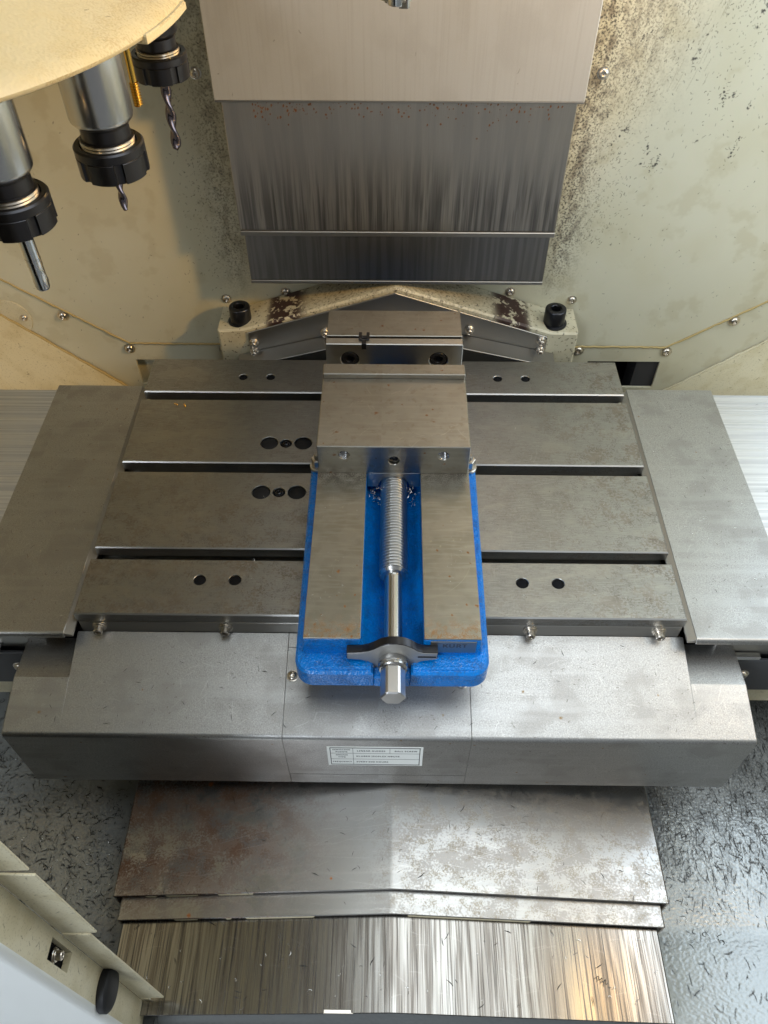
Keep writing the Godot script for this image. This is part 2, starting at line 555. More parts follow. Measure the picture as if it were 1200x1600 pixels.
	for i in 500:
		var rl := rng.randf() * w
		t.stroke(Vector2(rl, rng.randf() * h), Vector2.from_angle(rng.randf() * TAU), rng.randf_range(2, 8), 0.5, 1.0, Color(0.06, 0.05, 0.04), 0.6, 0.55)
	for i in 900:
		t.dot(int(rng.randf() * w), int(rng.randf() * h), Color(0.75, 0.74, 0.7), 0.2, 0.7)
	M.table = tex_mat(t, 1.0, -0.3, 0.3, -0.83, -0.42)

	# blasted covers beside the table and on the saddle
	t = Tex.new(900, 900, Color(0.37, 0.365, 0.355), 0.44)
	t.layer(noise(900, 900, 0.4, 61, 2), 0.45, 0.8, Color(0.56, 0.555, 0.545), 0.36, 0.7)
	t.layer(noise(900, 900, 0.25, 64, 3), 0.55, 0.85, Color(0.22, 0.215, 0.21), 0.5, 0.55)
	t.layer(noise(900, 900, 0.007, 62), 0.45, 0.8, Color(0.31, 0.3, 0.285), 0.48, 0.6)
	t.layer(noise(900, 900, 0.03, 63, 3, 14.0, 1.0), 0.5, 0.85, Color(0.46, 0.46, 0.455), 0.38, 0.35)
	for i in 420:
		t.stroke(Vector2(rng.randf() * 900, rng.randf() * 900), Vector2.from_angle(rng.randf() * TAU), rng.randf_range(3, 30), 0.3, rng.randf_range(-0.5, 0.5), Color(0.68, 0.67, 0.66), 0.3, 0.35)
	for i in 600:
		t.stroke(Vector2(rng.randf() * 900, rng.randf() * 900), Vector2.from_angle(rng.randf() * TAU), rng.randf_range(1.5, 6), 0.55, rng.randf_range(-2, 2), Color(0.12, 0.1, 0.08), 0.6, 0.7)
	for i in 40:
		t.blob(Vector2(rng.randf() * 900, rng.randf() * 900), rng.randf_range(1.5, 4.0), Color(0.3, 0.2, 0.1), 0.6, 0.5, rng)
	M.blasted = tex_mat(t, 1.0, 0.0, 0.5, 0.0, 0.5)
	M.blasted.heightmap_enabled = true
	M.blasted.heightmap_texture = M.fine
	M.blasted.heightmap_scale = 0.008
	M.sheet = tex_mat(t, 1.0, 0.1, 0.6, 0.2, 0.7)
	M.sheet.albedo_color = lin(1.0, 1.0, 1.0)

	# brushed covers of the table axis: streaks along x
	t = Tex.new(1024, 512, Color(0.6, 0.6, 0.6), 0.4)
	t.layer(noise(1024, 512, 0.12, 71, 4, 40.0, 1.0), 0.3, 0.75, Color(0.42, 0.42, 0.43), 0.44, 0.7)
	t.layer(noise(1024, 512, 0.3, 72, 2, 60.0, 1.0), 0.5, 0.8, Color(0.75, 0.75, 0.75), 0.22, 0.6)
	M.brushed_x = tex_mat(t, 1.0, -0.8, 0.8, -0.8, -0.4)
	M.brushed_x.anisotropy_enabled = true
	M.brushed_x.anisotropy = -0.85

	# front way covers: x -0.26..0.29
	w = 1100
	h = 512
	t = Tex.new(w, h, Color(0.41, 0.403, 0.39), 0.3)
	t.layer(noise(w, h, 0.04, 81, 4, 18.0, 1.0), 0.45, 0.8, Color(0.5, 0.49, 0.475), 0.28, 0.5)
	var rusty := mask(w, h, func(u, v): return clampf(1.15 * smoothstep(0.46, 0.14, u) * smoothstep(1.08, 0.72, v), 0.0, 1.0))
	t.layer(torn(w, h, 0.009, 0.12, 82, 0.45), 0.38, 0.58, Color(0.22, 0.15, 0.115), 0.56, 0.9, rusty)
	t.layer(torn(w, h, 0.02, 0.2, 83, 0.5), 0.48, 0.6, Color(0.16, 0.085, 0.05), 0.65, 0.8, rusty)
	t.layer(torn(w, h, 0.014, 0.2, 84, 0.45), 0.54, 0.66, Color(0.2, 0.21, 0.22), 0.4, 0.7, rusty)
	var patchy := mask(w, h, func(u, v): return clampf(smoothstep(0.4, 0.55, u) * (0.4 + 0.6 * smoothstep(0.9, 0.6, absf(v - 0.75) * 2.0)), 0.0, 1.0))
	t.layer(torn(w, h, 0.012, 0.16, 85, 0.45), 0.5, 0.55, Color(0.3, 0.28, 0.26), 0.42, 0.7, patchy)
	t.layer(torn(w, h, 0.03, 0.25, 86, 0.5), 0.57, 0.65, Color(0.3, 0.26, 0.2), 0.55, 0.6, patchy)
	for i in 9:
		t.blob(Vector2(rng.randf() * w * 0.4, rng.randf() * h), rng.randf_range(3, 9), Color(0.45, 0.17, 0.04), 0.75, 0.7, rng)
	for i in 420:
		t.stroke(Vector2(rng.randf() * w, rng.randf() * h), Vector2.from_angle(rng.randf_range(-0.5, 0.3)), rng.randf_range(10, 110), 0.25, rng.randf_range(-0.3, 0.3), Color(0.68, 0.67, 0.66), 0.28, 0.3)
	for i in 90:
		t.stroke(Vector2(rng.randf() * w, rng.randf() * h), Vector2.from_angle(rng.randf() * TAU), rng.randf_range(3, 16), 0.5, rng.randf_range(-2, 2), Color(0.08, 0.07, 0.06), 0.6, 0.8)
	M.cover_top = tex_mat(t, 1.0, -0.27, 0.30, -0.45, -0.2)
	t = Tex.new(1400, 256, Color(0.37, 0.355, 0.33), 0.19)
	t.layer(noise(1400, 256, 0.012, 90, 4, 1.0, 9.0), 0.3, 0.8, Color(0.2, 0.18, 0.16), 0.24, 0.8)
	t.layer(noise(1400, 256, 0.07, 91, 5, 1.0, 28.0), 0.4, 0.8, Color(0.13, 0.115, 0.1), 0.28, 0.85)
	t.layer(noise(1400, 256, 0.2, 92, 3, 1.0, 45.0), 0.52, 0.85, Color(0.05, 0.045, 0.04), 0.34, 0.75)
	t.layer(noise(1400, 256, 0.35, 93, 3, 1.0, 50.0), 0.55, 0.85, Color(0.5, 0.48, 0.455), 0.18, 0.5)
	for i in 90:
		t.stroke(Vector2(rng.randf() * 1400, rng.randf() * 256), Vector2.from_angle(rng.randf_range(-0.4, 0.4)), rng.randf_range(10, 50), 0.2, 0.2, Color(0.6, 0.58, 0.55), 0.27, 0.2)
	for i in 60:
		t.stroke(Vector2(rng.randf() * 1400, rng.randf() * 256), Vector2.from_angle(rng.randf() * TAU), rng.randf_range(3, 12), 0.5, rng.randf_range(-2, 2), Color(0.04, 0.035, 0.03), 0.6, 0.8)
	M.cover_streaked = tex_mat(t, 1.0, -0.27, 0.30, -0.25, -0.12)
	M.cover_streaked.anisotropy_enabled = true
	M.cover_streaked.anisotropy = 0.2

	# column covers (uv in x and -y)
	t = Tex.new(900, 600, Color(0.56, 0.55, 0.525), 0.46)
	t.layer(noise(900, 600, 0.12, 101, 4, 1.0, 30.0), 0.45, 0.9, Color(0.47, 0.455, 0.43), 0.46, 0.4)
	t.layer(noise(900, 600, 0.008, 102), 0.45, 0.8, Color(0.5, 0.485, 0.455), 0.44, 0.5)
	t.layer(noise(900, 600, 0.35, 103, 2), 0.55, 0.9, Color(0.63, 0.615, 0.585), 0.4, 0.35)
	for i in 30:
		t.stroke(Vector2(rng.randf() * 900, rng.randf() * 600), Vector2.from_angle(rng.randf() * TAU), rng.randf_range(2, 8), 0.5, 1.0, Color(0.1, 0.08, 0.06), 0.6, 0.6)
	M.plate_upper = tex_mat(t, 1.0, -0.19, 0.22, -0.75, -0.30)
	M.plate_upper.metallic = 0.6
	M.plate_upper.anisotropy_enabled = true
	M.plate_upper.anisotropy = 0.3
	t = Tex.new(900, 400, Color(0.53, 0.485, 0.43), 0.38)
	t.layer(noise(900, 400, 0.45, 110, 2, 1.0, 50.0), 0.5, 0.85, Color(0.62, 0.59, 0.55), 0.34, 0.4)
	t.layer(noise(900, 400, 0.02, 111, 4, 1.0, 20.0), 0.3, 0.8, Color(0.38, 0.355, 0.33), 0.4, 0.4)
	var low := mask(900, 400, func(u, v): return smoothstep(0.25, 0.85, v))
	t.layer(noise(900, 400, 0.05, 112, 4, 1.0, 40.0), 0.25, 0.75, Color(0.15, 0.145, 0.14), 0.42, 0.75, low)
	t.layer(noise(900, 400, 0.18, 113, 3, 1.0, 40.0), 0.5, 0.9, Color(0.09, 0.085, 0.08), 0.45, 0.45, low)
	for i in 170:
		var px := 90.0 + 770.0 * (0.5 + 0.5 * sin(rng.randf() * 19.0)) * rng.randf_range(0.7, 1.0)
		var py := absf(rng.randfn(0.0, 26.0)) + 3.0
		t.stroke(Vector2(px, py), Vector2(0, 1), rng.randf_range(2, 12) * rng.randf_range(0.4, 1.0), rng.randf_range(0.8, 2.8), 0.4, Color(0.34, 0.14, 0.045), 0.75, rng.randf_range(0.45, 0.9))
	M.plate_middle = tex_mat(t, 1.0, -0.18, 0.21, -0.302, -0.150)
	M.plate_middle.anisotropy_enabled = true
	M.plate_middle.anisotropy = 0.6
	t = Tex.new(900, 200, Color(0.3, 0.29, 0.28), 0.42)
	t.layer(noise(900, 200, 0.05, 121, 4, 1.0, 30.0), 0.3, 0.75, Color(0.18, 0.175, 0.17), 0.44, 0.6)
	M.plate_lower = tex_mat(t, 1.0, -0.19, 0.22, -0.148, -0.07)
	M.plate_lower.anisotropy_enabled = true
	M.plate_lower.anisotropy = 0.6

	# rear wall: x -0.62..0.62, -y -0.5..0.2
	w = 1700
	h = 960
	t = Tex.new(w, h, Color(0.54, 0.515, 0.39), 0.34)
	t.layer(noise(w, h, 0.003, 131), 0.4, 0.8, Color(0.5, 0.465, 0.33), 0.38, 0.7)
	t.layer(noise(w, h, 0.01, 132, 5), 0.6, 0.8, Color(0.44, 0.4, 0.27), 0.4, 0.5)
	# oily dirt close to both edges of the column covers, broad smears to the right
	var dirt := mask(w, h, func(u, v):
		var x: float = -0.62 + 1.24 * u
		var y: float = 0.5 - 0.7 * v
		var r_: float = exp(-pow((x - 0.228) / 0.022, 2.0)) * smoothstep(0.0, 0.1, y) + 0.5 * exp(-pow((x - 0.27) / 0.05, 2.0)) * smoothstep(0.2, 0.36, y)
		var l_: float = 0.6 * exp(-pow((x + 0.2) / 0.02, 2.0)) * smoothstep(-0.02, 0.1, y)
		return clampf(r_ + l_, 0.0, 1.0))
	t.layer(noise(w, h, 0.05, 133, 5, 1.0, 2.0), 0.35, 0.75, Color(0.16, 0.13, 0.09), 0.5, 0.8, dirt)
	t.layer(noise(w, h, 0.2, 134, 3), 0.55, 0.7, Color(0.04, 0.035, 0.03), 0.6, 0.9, dirt)
	for i in 6000:
		var px := 0.0
		var py := rng.randf_range(-0.15, 0.5)
		var pick := rng.randf()
		if pick < 0.4:
			px = rng.randfn(0.24, 0.03)
			py = rng.randf_range(0.1, 0.42)
		elif pick < 0.7:
			px = rng.randf_range(0.22, 0.45)
			py = 0.46 - absf(rng.randfn(0.0, 0.09))
		elif pick < 0.85:
			px = rng.randfn(-0.21, 0.022)
			py = rng.randf_range(0.05, 0.36)
		else:
			px = rng.randf_range(-0.6, 0.6)
		var q := Vector2((px + 0.62) / 1.24 * w, (0.5 - py) / 0.7 * h)
		t.stroke(q, Vector2.from_angle(rng.randfn(PI / 2 + 0.25, 0.7)), rng.randf_range(1.2, 5), rng.randf_range(0.2, 0.55), rng.randf_range(-1.5, 1.5), Color(0.05, 0.045, 0.04), 0.6, rng.randf_range(0.4, 0.95))
	for i in 30:
		var q := Vector2((rng.randf_range(0.25, 0.48) + 0.62) / 1.24 * w, (0.5 - rng.randf_range(0.2, 0.42)) / 0.7 * h)
		var slant := Vector2.from_angle(rng.randfn(PI / 2 + 0.35, 0.25))
		var many := rng.randi_range(2, 9)
		for k in many:
			t.blob(q + slant * rng.randfn(0, 1.2 * many) + Vector2(rng.randfn(0, 1.5), 0), rng.randf_range(0.8, 3.0), Color(0.035, 0.03, 0.026), 0.6, rng.randf_range(0.5, 1.0), rng)
		for k in many:
			t.stroke(q + Vector2(rng.randfn(0, 5), rng.randfn(0, 9)), Vector2.from_angle(rng.randf() * TAU), rng.randf_range(2, 8), 0.25, 0.8, Color(0.05, 0.045, 0.04), 0.6, 0.8)
	for i in 140:
		var q := Vector2((rng.randf_range(0.235, 0.36) + 0.62) / 1.24 * w, (0.5 - rng.randf_range(0.28, 0.46)) / 0.7 * h)
		t.stroke(q, Vector2.from_angle(rng.randfn(PI / 2 + 0.2, 0.06)), rng.randf_range(8, 34), 0.3, 0.1, Color(0.14, 0.11, 0.07), 0.5, 0.4)
	M.wall = tex_mat(t, 0.0, -0.62, 0.62, -0.5, 0.2)

	# floor pan paint
	w = 2000
	h = 1000
	t = Tex.new(w, h, Color(0.33, 0.34, 0.335), 0.2)
	t.layer(noise(w, h, 0.004, 141), 0.4, 0.8, Color(0.35, 0.37, 0.365), 0.24, 0.6)
	var grimy := mask(w, h, func(u, v): return clampf(smoothstep(0.66, 0.72, u) * smoothstep(0.72, 0.55, v) + 0.35 * smoothstep(0.42, 0.3, u) * smoothstep(0.5, 0.66, v), 0.0, 1.0))
	t.layer(torn(w, h, 0.02, 0.3, 142, 0.6), 0.4, 0.62, Color(0.12, 0.125, 0.125), 0.26, 0.75, grimy)
	for i in 11000:
		var px := rng.randf_range(0.18, 0.36) if i % 2 == 0 else rng.randf_range(0.66, 0.86)
		var py := rng.randf_range(0.3, 0.95)
		if i % 2 == 1 and rng.randf() < 0.45:
			py = rng.randf_range(0.35, 0.62)
		if i % 2 == 1 and py > 0.64 and rng.randf() < 0.6:
			continue
		var along := rng.randf() * TAU if rng.randf() < 0.5 else rng.randfn(PI / 2 if i % 2 == 1 else 0.1, 0.4)
		t.stroke(Vector2(px * w, py * h), Vector2.from_angle(along), rng.randf_range(2, 13), rng.randf_range(0.3, 0.8), rng.randf_range(-0.8, 0.8), Color(0.02, 0.02, 0.02), 0.5, rng.randf_range(0.7, 1.0))
	for i in 70:
		t.blob(Vector2(rng.randf_range(0.70, 0.86) * w, rng.randf_range(0.74, 0.95) * h), rng.randf_range(3, 12), Color(0.5, 0.46, 0.3), 0.4, 0.3, rng)
	M.floor = tex_mat(t, 0.0, -0.75, 0.75, -0.95, 0.15)
	M.floor.metallic = 0.4
	M.floor.heightmap_enabled = true
	M.floor.heightmap_texture = noise_tex(0.3, 145, 3, 1024)
	M.floor.heightmap_scale = 0.03
	# rear casting: cream with bare brown primer
	w = 700
	h = 140
	t = Tex.new(w, h, Color(0.5, 0.46, 0.33), 0.4)
	t.layer(noise(w, h, 0.02, 151), 0.4, 0.85, Color(0.4, 0.35, 0.23), 0.45, 0.5)
	var bare := mask(w, h, func(u, v):
		var x: float = -0.25 + 0.53 * u
		return clampf(1.4 * (smoothstep(-0.160, -0.152, x) * smoothstep(-0.095, -0.128, x) + smoothstep(0.135, 0.160, x) * smoothstep(0.196, 0.188, x)), 0.0, 1.0))
	t.layer(torn(w, h, 0.03, 0.12, 152, 0.35), 0.38, 0.44, Color(0.035, 0.014, 0.01), 0.5, 1.0, bare)
	var sooty := mask(w, h, func(u, v): return smoothstep(0.32, 0.12, absf(u - 0.5)))
	t.layer(noise(w, h, 0.15, 153, 5), 0.35, 0.95, Color(0.12, 0.1, 0.07), 0.5, 0.8, sooty)
	t.layer(noise(w, h, 0.12, 154, 4), 0.74, 0.8, Color(0.03, 0.02, 0.015), 0.6, 0.8)
	M.block = tex_mat(t, 0.0, -0.25, 0.28, -0.95, -0.84)

# ------------------------------------------------------------------ small hardware
var screw_mesh: ArrayMesh
var button_mesh: ArrayMesh
var cap_mesh: ArrayMesh

func hardware() -> void:
	# socket head screw with washer, unit head radius 1, axis +y
	var m := B.new()
	var I := Transform3D.IDENTITY
	m.lathe(PackedVector2Array([Vector2(1.45, 0), Vector2(1.5, 0.06), Vector2(1.5, 0.3), Vector2(1.42, 0.38), Vector2(1.0, 0.38)]), I, 28)
	m.lathe(PackedVector2Array([Vector2(1.28, 0.38), Vector2(1.3, 0.42), Vector2(1.3, 0.66), Vector2(1.22, 0.74), Vector2(0.95, 0.74)]), I, 28)
	m.lathe(PackedVector2Array([Vector2(0.95, 0.74), Vector2(0.95, 1.75), Vector2(0.82, 1.9), Vector2(0.56, 1.9)]), I, 28)
	m.lathe(PackedVector2Array([Vector2(0.56, 1.9), Vector2(0.5, 1.82), Vector2(0.5, 1.1), Vector2(0.0, 1.0)]), I, 6, 10.0)
	screw_mesh = m.done()
	# low button head
	m = B.new()
	m.lathe(PackedVector2Array([Vector2(1.25, 0), Vector2(1.25, 0.1), Vector2(1.0, 0.14)]), I, 24)
	m.lathe(PackedVector2Array([Vector2(1.0, 0.1), Vector2(1.0, 0.3), Vector2(0.9, 0.48), Vector2(0.72, 0.6), Vector2(0.5, 0.66)]), I, 24)
	m.lathe(PackedVector2Array([Vector2(0.5, 0.66), Vector2(0.44, 0.62), Vector2(0.44, 0.25), Vector2(0.0, 0.2)]), I, 6, 10.0)
	button_mesh = m.done()
	# tall black cap screw
	m = B.new()
	m.lathe(PackedVector2Array([Vector2(1.2, 0), Vector2(1.25, 0.05), Vector2(1.25, 0.18), Vector2(1.0, 0.24)]), I, 32)
	m.lathe(PackedVector2Array([Vector2(1.0, 0.2), Vector2(1.0, 1.6), Vector2(0.97, 1.7), Vector2(0.9, 1.75), Vector2(0.55, 1.75)]), I, 32)
	m.lathe(PackedVector2Array([Vector2(0.55, 1.75), Vector2(0.5, 1.7), Vector2(0.5, 0.9), Vector2(0.0, 0.85)]), I, 6, 10.0)
	cap_mesh = m.done()

func screw(parent: Node3D, at: Vector3, dir: Vector3, rad: float, mesh: Mesh, mt: Material, called := "screw", spin := 0.0) -> MeshInstance3D:
	var t := facing(at, dir, spin)
	t.basis = t.basis.scaled_local(Vector3.ONE * rad)
	return obj(called, mesh, mt, parent, t)

# ------------------------------------------------------------------ rear of the machine
func rear() -> void:
	var zw := -0.94
	var wall := Node3D.new()
	wall.name = "rear_wall"
	add_child(wall)
	tag(wall, "cream painted rear sheet metal wall of the machine", "", "", "structure")
	var m := B.new()
	# upper panel, with the bent outline of its lower edge
	var poly := PackedVector2Array([Vector2(-0.75, 0.20), Vector2(-0.373, -0.0625), Vector2(0.4085, -0.0625), Vector2(0.75, 0.165), Vector2(0.75, 1.2), Vector2(-0.75, 1.2)])
	m.extrude(poly, zt(0, 0, zw - 0.02), 0.02, 0.0008)
	obj("upper_panel", m.done(), M.wall, wall)
	# lower panel sits 1.2 mm back, with two openings beside the table
	m = B.new()
	var zl := zw - 0.0012
	for r in [[-0.75, -0.372, -0.30, 0.20], [-0.372, -0.30, -0.30, -0.1405], [-0.372, -0.30, -0.094, -0.06], [-0.30, 0.30, -0.30, -0.06], [0.30, 0.407, -0.30, -0.1405], [0.30, 0.407, -0.091, -0.06], [0.407, 0.75, -0.30, 0.17]]:
		m.box(Vector3(r[0], r[2], zl - 0.004), Vector3(r[1], r[3], zl), 0.0)
	obj("lower_panel", m.done(), M.wall, wall)
	obj("opening_back", box(Vector3(-0.40, -0.16, zl - 0.03), Vector3(-0.28, -0.07, zl - 0.02)), M.cream, wall)
	obj("opening_back", box(Vector3(0.24, -0.24, zl - 0.05), Vector3(0.52, -0.03, zl - 0.045)), M.hole, wall)
	obj("opening_side", box(Vector3(0.375, -0.20, zl - 0.044), Vector3(0.52, -0.03, zl - 0.006)), M.charcoal, wall)
	m = B.new()
	m.lathe(PackedVector2Array([Vector2(0.0300, 0.0), Vector2(0.0300, 0.0012), Vector2(0.0294, 0.0018), Vector2(0, 0.0018)]), facing(Vector3(-0.5330, -0.022, zl), Vector3(0, 0, 1)), 48)
	var disc := obj("access_disc", m.done(), M.cream, wall)
	for q in [Vector2(-0.513, -0.020), Vector2(-0.549, -0.010)]:
		screw(disc, Vector3(q.x, q.y, zl + 0.0018), Vector3(0, 0, 1), 0.0045, button_mesh, M.screw)
	# sealant beads on the seams
	m = B.new()
	for seg in [[Vector2(-0.62, 0.1095), Vector2(-0.373, -0.0635)], [Vector2(-0.373, -0.0635), Vector2(-0.225, -0.0635)], [Vector2(0.262, -0.0635), Vector2(0.4085, -0.0635)], [Vector2(0.4085, -0.0635), Vector2(0.62, 0.078)]]:
		var path := PackedVector3Array()
		var n := 40
		for i in n + 1:
			var p: Vector2 = seg[0].lerp(seg[1], float(i) / n)
			path.append(Vector3(p.x, p.y + rng.randf_range(-0.0007, 0.0007), zw + 0.0002 + rng.randf_range(-0.0006, 0.0005)))
		m.tube(path, 0.0016, 6)
	obj("sealant_bead", m.done(), M.sealant, wall)
	for p in [Vector2(-0.211, 0.3055), Vector2(0.240, 0.3075), Vector2(-0.220, 0.014), Vector2(-0.137, 0.0255), Vector2(0.171, 0.028), Vector2(0.257, 0.0155)]:
		screw(wall, Vector3(p.x, p.y, zw), Vector3(0, 0, 1), 0.0055, button_mesh, M.screw, "screw", rng.randf())
	for p in [Vector2(-0.376, -0.073), Vector2(-0.457, -0.0165), Vector2(0.4105, -0.072), Vector2(0.4915, -0.0175), Vector2(0.282, -0.0705), Vector2(-0.236, -0.0715)]:
		screw(wall, Vector3(p.x, p.y, zw), Vector3(0, 0, 1), 0.0065, button_mesh, M.screw, "screw", rng.randf())
	# chutes: the sloping panels below the second seam
	for s: float in [-1.0, 1.0]:
		var a := Vector3(-0.75, 0.165, zw + 0.001) if s < 0 else Vector3(0.75, 0.105, zw + 0.001)
		var b := Vector3(-0.36, -0.176, zw + 0.001) if s < 0 else Vector3(0.40, -0.165, zw + 0.001)
		var f := Vector3(0, -0.03, 0.36)
		m = B.new()
		m.quad(a, b, b + f, a + f, Vector3(-s, 1.0, 0.2))
		var u := Vector3(0, -0.004, 0)
		m.quad(a + u, b + u, b + f + u, a + f + u, Vector3(s, -1.0, 0))
		var ch := obj("chute_panel", m.done(), M.cream)
		tag(ch, "cream sloping chute panel low on the left, behind the bare side cover" if s < 0 else "cream sloping chute panel low on the right, behind the bright side cover", "chute panel", "chute panels")
		m = B.new()
		var path := PackedVector3Array()
		for i in 61:
			path.append(a.lerp(b, i / 60.0) + Vector3(0, rng.randf_range(-0.001, 0.001), rng.randf_range(0.0, 0.001)))
		m.tube(path, 0.0022, 6)
		obj("sealant_bead", m.done(), M.sealant if s < 0 else M.cream, ch)

	# telescopic covers of the column
	var col := thing("column_way_cover", "three overlapping bare steel plates hanging down the middle of the rear wall", "way cover", Vector3(MC, 0.04, -0.93))
	var p1 := obj("cover_plate", box(Vector3(MC - 0.1946, 0.3040, -0.936), Vector3(MC + 0.1946, 0.9, -0.871), 0.0008), M.plate_upper, col)
	tag(p1, "pale upper plate")
	obj("edge_strip", box(Vector3(MC - 0.1944, 0.3020, -0.93), Vector3(MC + 0.1944, 0.3039, -0.8714), 0.0003), M.steel_dull, p1)
	var p2 := obj("cover_plate", box(Vector3(MC - 0.1890, 0.1522, -0.937), Vector3(MC + 0.1890, 0.6, -0.878), 0.0008), M.plate_middle, col)
	tag(p2, "middle plate with rust spots along its top")
	obj("edge_strip", box(Vector3(MC - 0.1890, 0.1457, -0.93), Vector3(MC + 0.1890, 0.1519, -0.8760), 0.0008), M.steel_dull, p2)
	var p3 := obj("cover_plate", box(Vector3(MC - 0.1860, 0.0800, -0.938), Vector3(MC + 0.1860, 0.4, -0.885), 0.0008), M.plate_lower, col)
	tag(p3, "dark lower plate")
	obj("edge_strip", box(Vector3(MC - 0.1860, 0.0750, -0.93), Vector3(MC + 0.1860, 0.0797, -0.8838), 0.0006), M.steel_dull, p3)

	# roof shaped casting with its wiper plate
	var blk := thing("wiper_housing", "cream roof shaped casting with brown bare patches behind the table", "machine casting", Vector3(MC, -0.06, -0.90))
	m = B.new()
	m.extrude(PackedVector2Array([Vector2(-0.2255, -0.1), Vector2(0.2605, -0.1), Vector2(0.2605, 0.0035), Vector2(0.2230, 0.0045), Vector2(0.0180, 0.0718), Vector2(0.0138, 0.0726), Vector2(0.0096, 0.0718), Vector2(-0.1880, 0.0070), Vector2(-0.2255, 0.0035)]), zt(0, 0, -0.939), 0.059, 0.0025, 20.0)
	obj("casting", m.done(), M.block, blk)
	m = B.new()
	m.extrude(PackedVector2Array([Vector2(-0.1840, -0.09), Vector2(0.2187, -0.09), Vector2(0.2187, -0.0006), Vector2(0.0138, 0.0664), Vector2(-0.1840, 0.0028)]), zt(0, 0, -0.8795), 0.0025, 0.0005)
	var wp := obj("wiper_plate", m.done(), M.steel_dull, blk)
	for p in [Vector2(-0.0801, 0.005), Vector2(0.1128, 0.0109), Vector2(-0.1775, -0.0127), Vector2(-0.1785, -0.0279), Vector2(0.2109, -0.006), Vector2(0.2115, -0.022)]:
		screw(wp, Vector3(p.x, p.y, -0.877), Vector3(0, 0, 1), 0.0042, screw_mesh, M.screw)
	for x in [-0.1955, 0.2290]:
		var b := screw(blk, Vector3(x, 0.0036, -0.902), Vector3.UP, 0.0142, cap_mesh, M.black_oxide, "cap_screw", x)
		b.scale = b.scale * 1.0
	# rear part of the saddle cover seen under the wiper
	m = B.new()
	m.extrude(PackedVector2Array([Vector2(-0.20, -0.10), Vector2(0.23, -0.10), Vector2(0.23, -0.0265), Vector2(0.0138, 0.0245), Vector2(-0.20, -0.0325)]), zt(0, 0, -0.8765), 0.03, 0.0006)
	var rc := obj("rear_way_cover", m.done(), M.steel_dull)
	tag(rc, "roof shaped bare steel cover in the shade under the wiper plate", "way cover")

